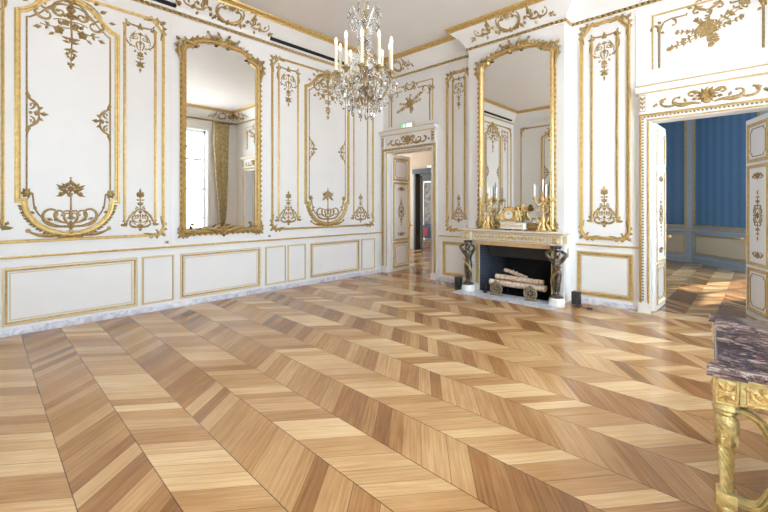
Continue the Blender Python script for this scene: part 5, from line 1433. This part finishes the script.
g = G(off); g.bbox(-4.80, -4.1, YF3-.40, YF3-.05, .10, .66, .006); 
for x in (-4.76, -4.16): g.box(x, x+.05, YF3-.38, YF3-.33, 0, .10); g.box(x, x+.05, YF3-.12, YF3-.07, 0, .10)
g.build('body', 'navy', r, 0)
g = G(off); g.box(-4.62, -4.38, YF3-.415, YF3-.40, .18, .56); g.build('red_panel', 'red_cloth', r, 0)
r = thing('door_4', None, None, (PX0+.05, YN+.24, 0), R(121), None, 'structure')
g = G(); g.bbox(0, .60, -.02, .02, .01, 2.58, .003); g.build('leaf', 'grey_paint', r, 0)
g = G(); g.w0 = .02
for z0, z1 in ((.15, .8), (.9, 2.4)): g.mould(rect(.08, .52, z0, z1), prof_ogee(.04, .014), True)
g.build('panel_moulding', 'grey_paint', r)

# added wall outside, out of view, keeps the sun off the main-room windows
g = G(); g.box(7.52, 9.6, .30, 4.2, -4, 9); struct(g, 'wall_sun_blocker', 'ivory')

# ------------------------------------------------------------------ light and camera
W = bpy.data.worlds.new('sky'); S.world = W; W.use_nodes = True
wt = W.node_tree; bg = wt.nodes['Background']
tc = wt.nodes.new('ShaderNodeTexCoord'); sx = wt.nodes.new('ShaderNodeSeparateXYZ'); wr = wt.nodes.new('ShaderNodeValToRGB')
wt.links.new(tc.outputs['Generated'], sx.inputs[0])
ma = wt.nodes.new('ShaderNodeMath'); ma.operation = 'MULTIPLY_ADD'; ma.inputs[1].default_value = .5; ma.inputs[2].default_value = .5
wt.links.new(sx.outputs[2], ma.inputs[0]); wt.links.new(ma.outputs[0], wr.inputs[0])
el = wr.color_ramp.elements                  # added brightness below the horizon to light the ceiling, hazy bright sky above
el[0].position = .47; el[0].color = (.89, .935, .97, 1); el[1].position = .53; el[1].color = (.70, .87, 1.0, 1)
wt.links.new(wr.outputs[0], bg.inputs[0]); bg.inputs[1].default_value = 20.0
portal((P1[0]+cant.x*2.7+.1, P1[1]+cant.y*2.7+.12, 2.0), (R(90), 0, math.atan2(cant.y, cant.x)+R(180)), w_, 3.0, 'cant')
portal((7.45, 2.3, 2.0), (R(90), 0, R(90)), 1.5, 3.0, 'blue')
portal((-5.35, 2.1, 2.0), (R(90), 0, R(-90)), 2.2, 3.1, 'next')
portal((-8.15, 6.2, 2.0), (R(90), 0, R(-90)), 2.4, 3.2, 'far')
sl = bpy.data.lights.new('sun', 'SUN'); sl.energy = 14; sl.angle = R(1.0); sl.color = (1, .93, .82)
so = bpy.data.objects.new('sun', sl); COL.objects.link(so)
dr = Vector((-1.0, -2.2, -2.05)).normalized(); so.rotation_euler = dr.to_track_quat('-Z', 'Y').to_euler(); so.location = (12, 14, 12)

cam = bpy.data.cameras.new('camera'); co = bpy.data.objects.new('camera', cam); COL.objects.link(co)
co.location = (6.34, -6.68, 1.5); co.rotation_euler = (R(90), 0, math.atan2(.6867, .7268))
cam.sensor_width = 36; cam.lens = 400.5/768*36; cam.shift_y = -(256-206.4)/768; cam.clip_start = .05
S.camera = co
S.view_settings.view_transform = 'Standard'; S.view_settings.look = 'None'; S.view_settings.gamma = 1; S.view_settings.use_curve_mapping = False
S.view_settings.exposure = 0.0
S.cycles.max_bounces = 14; S.cycles.diffuse_bounces = 8; S.cycles.transmission_bounces = 10; S.cycles.transparent_max_bounces = 12
S.cycles.sample_clamp_indirect = 8; S.cycles.caustics_reflective = False; S.cycles.caustics_refractive = False
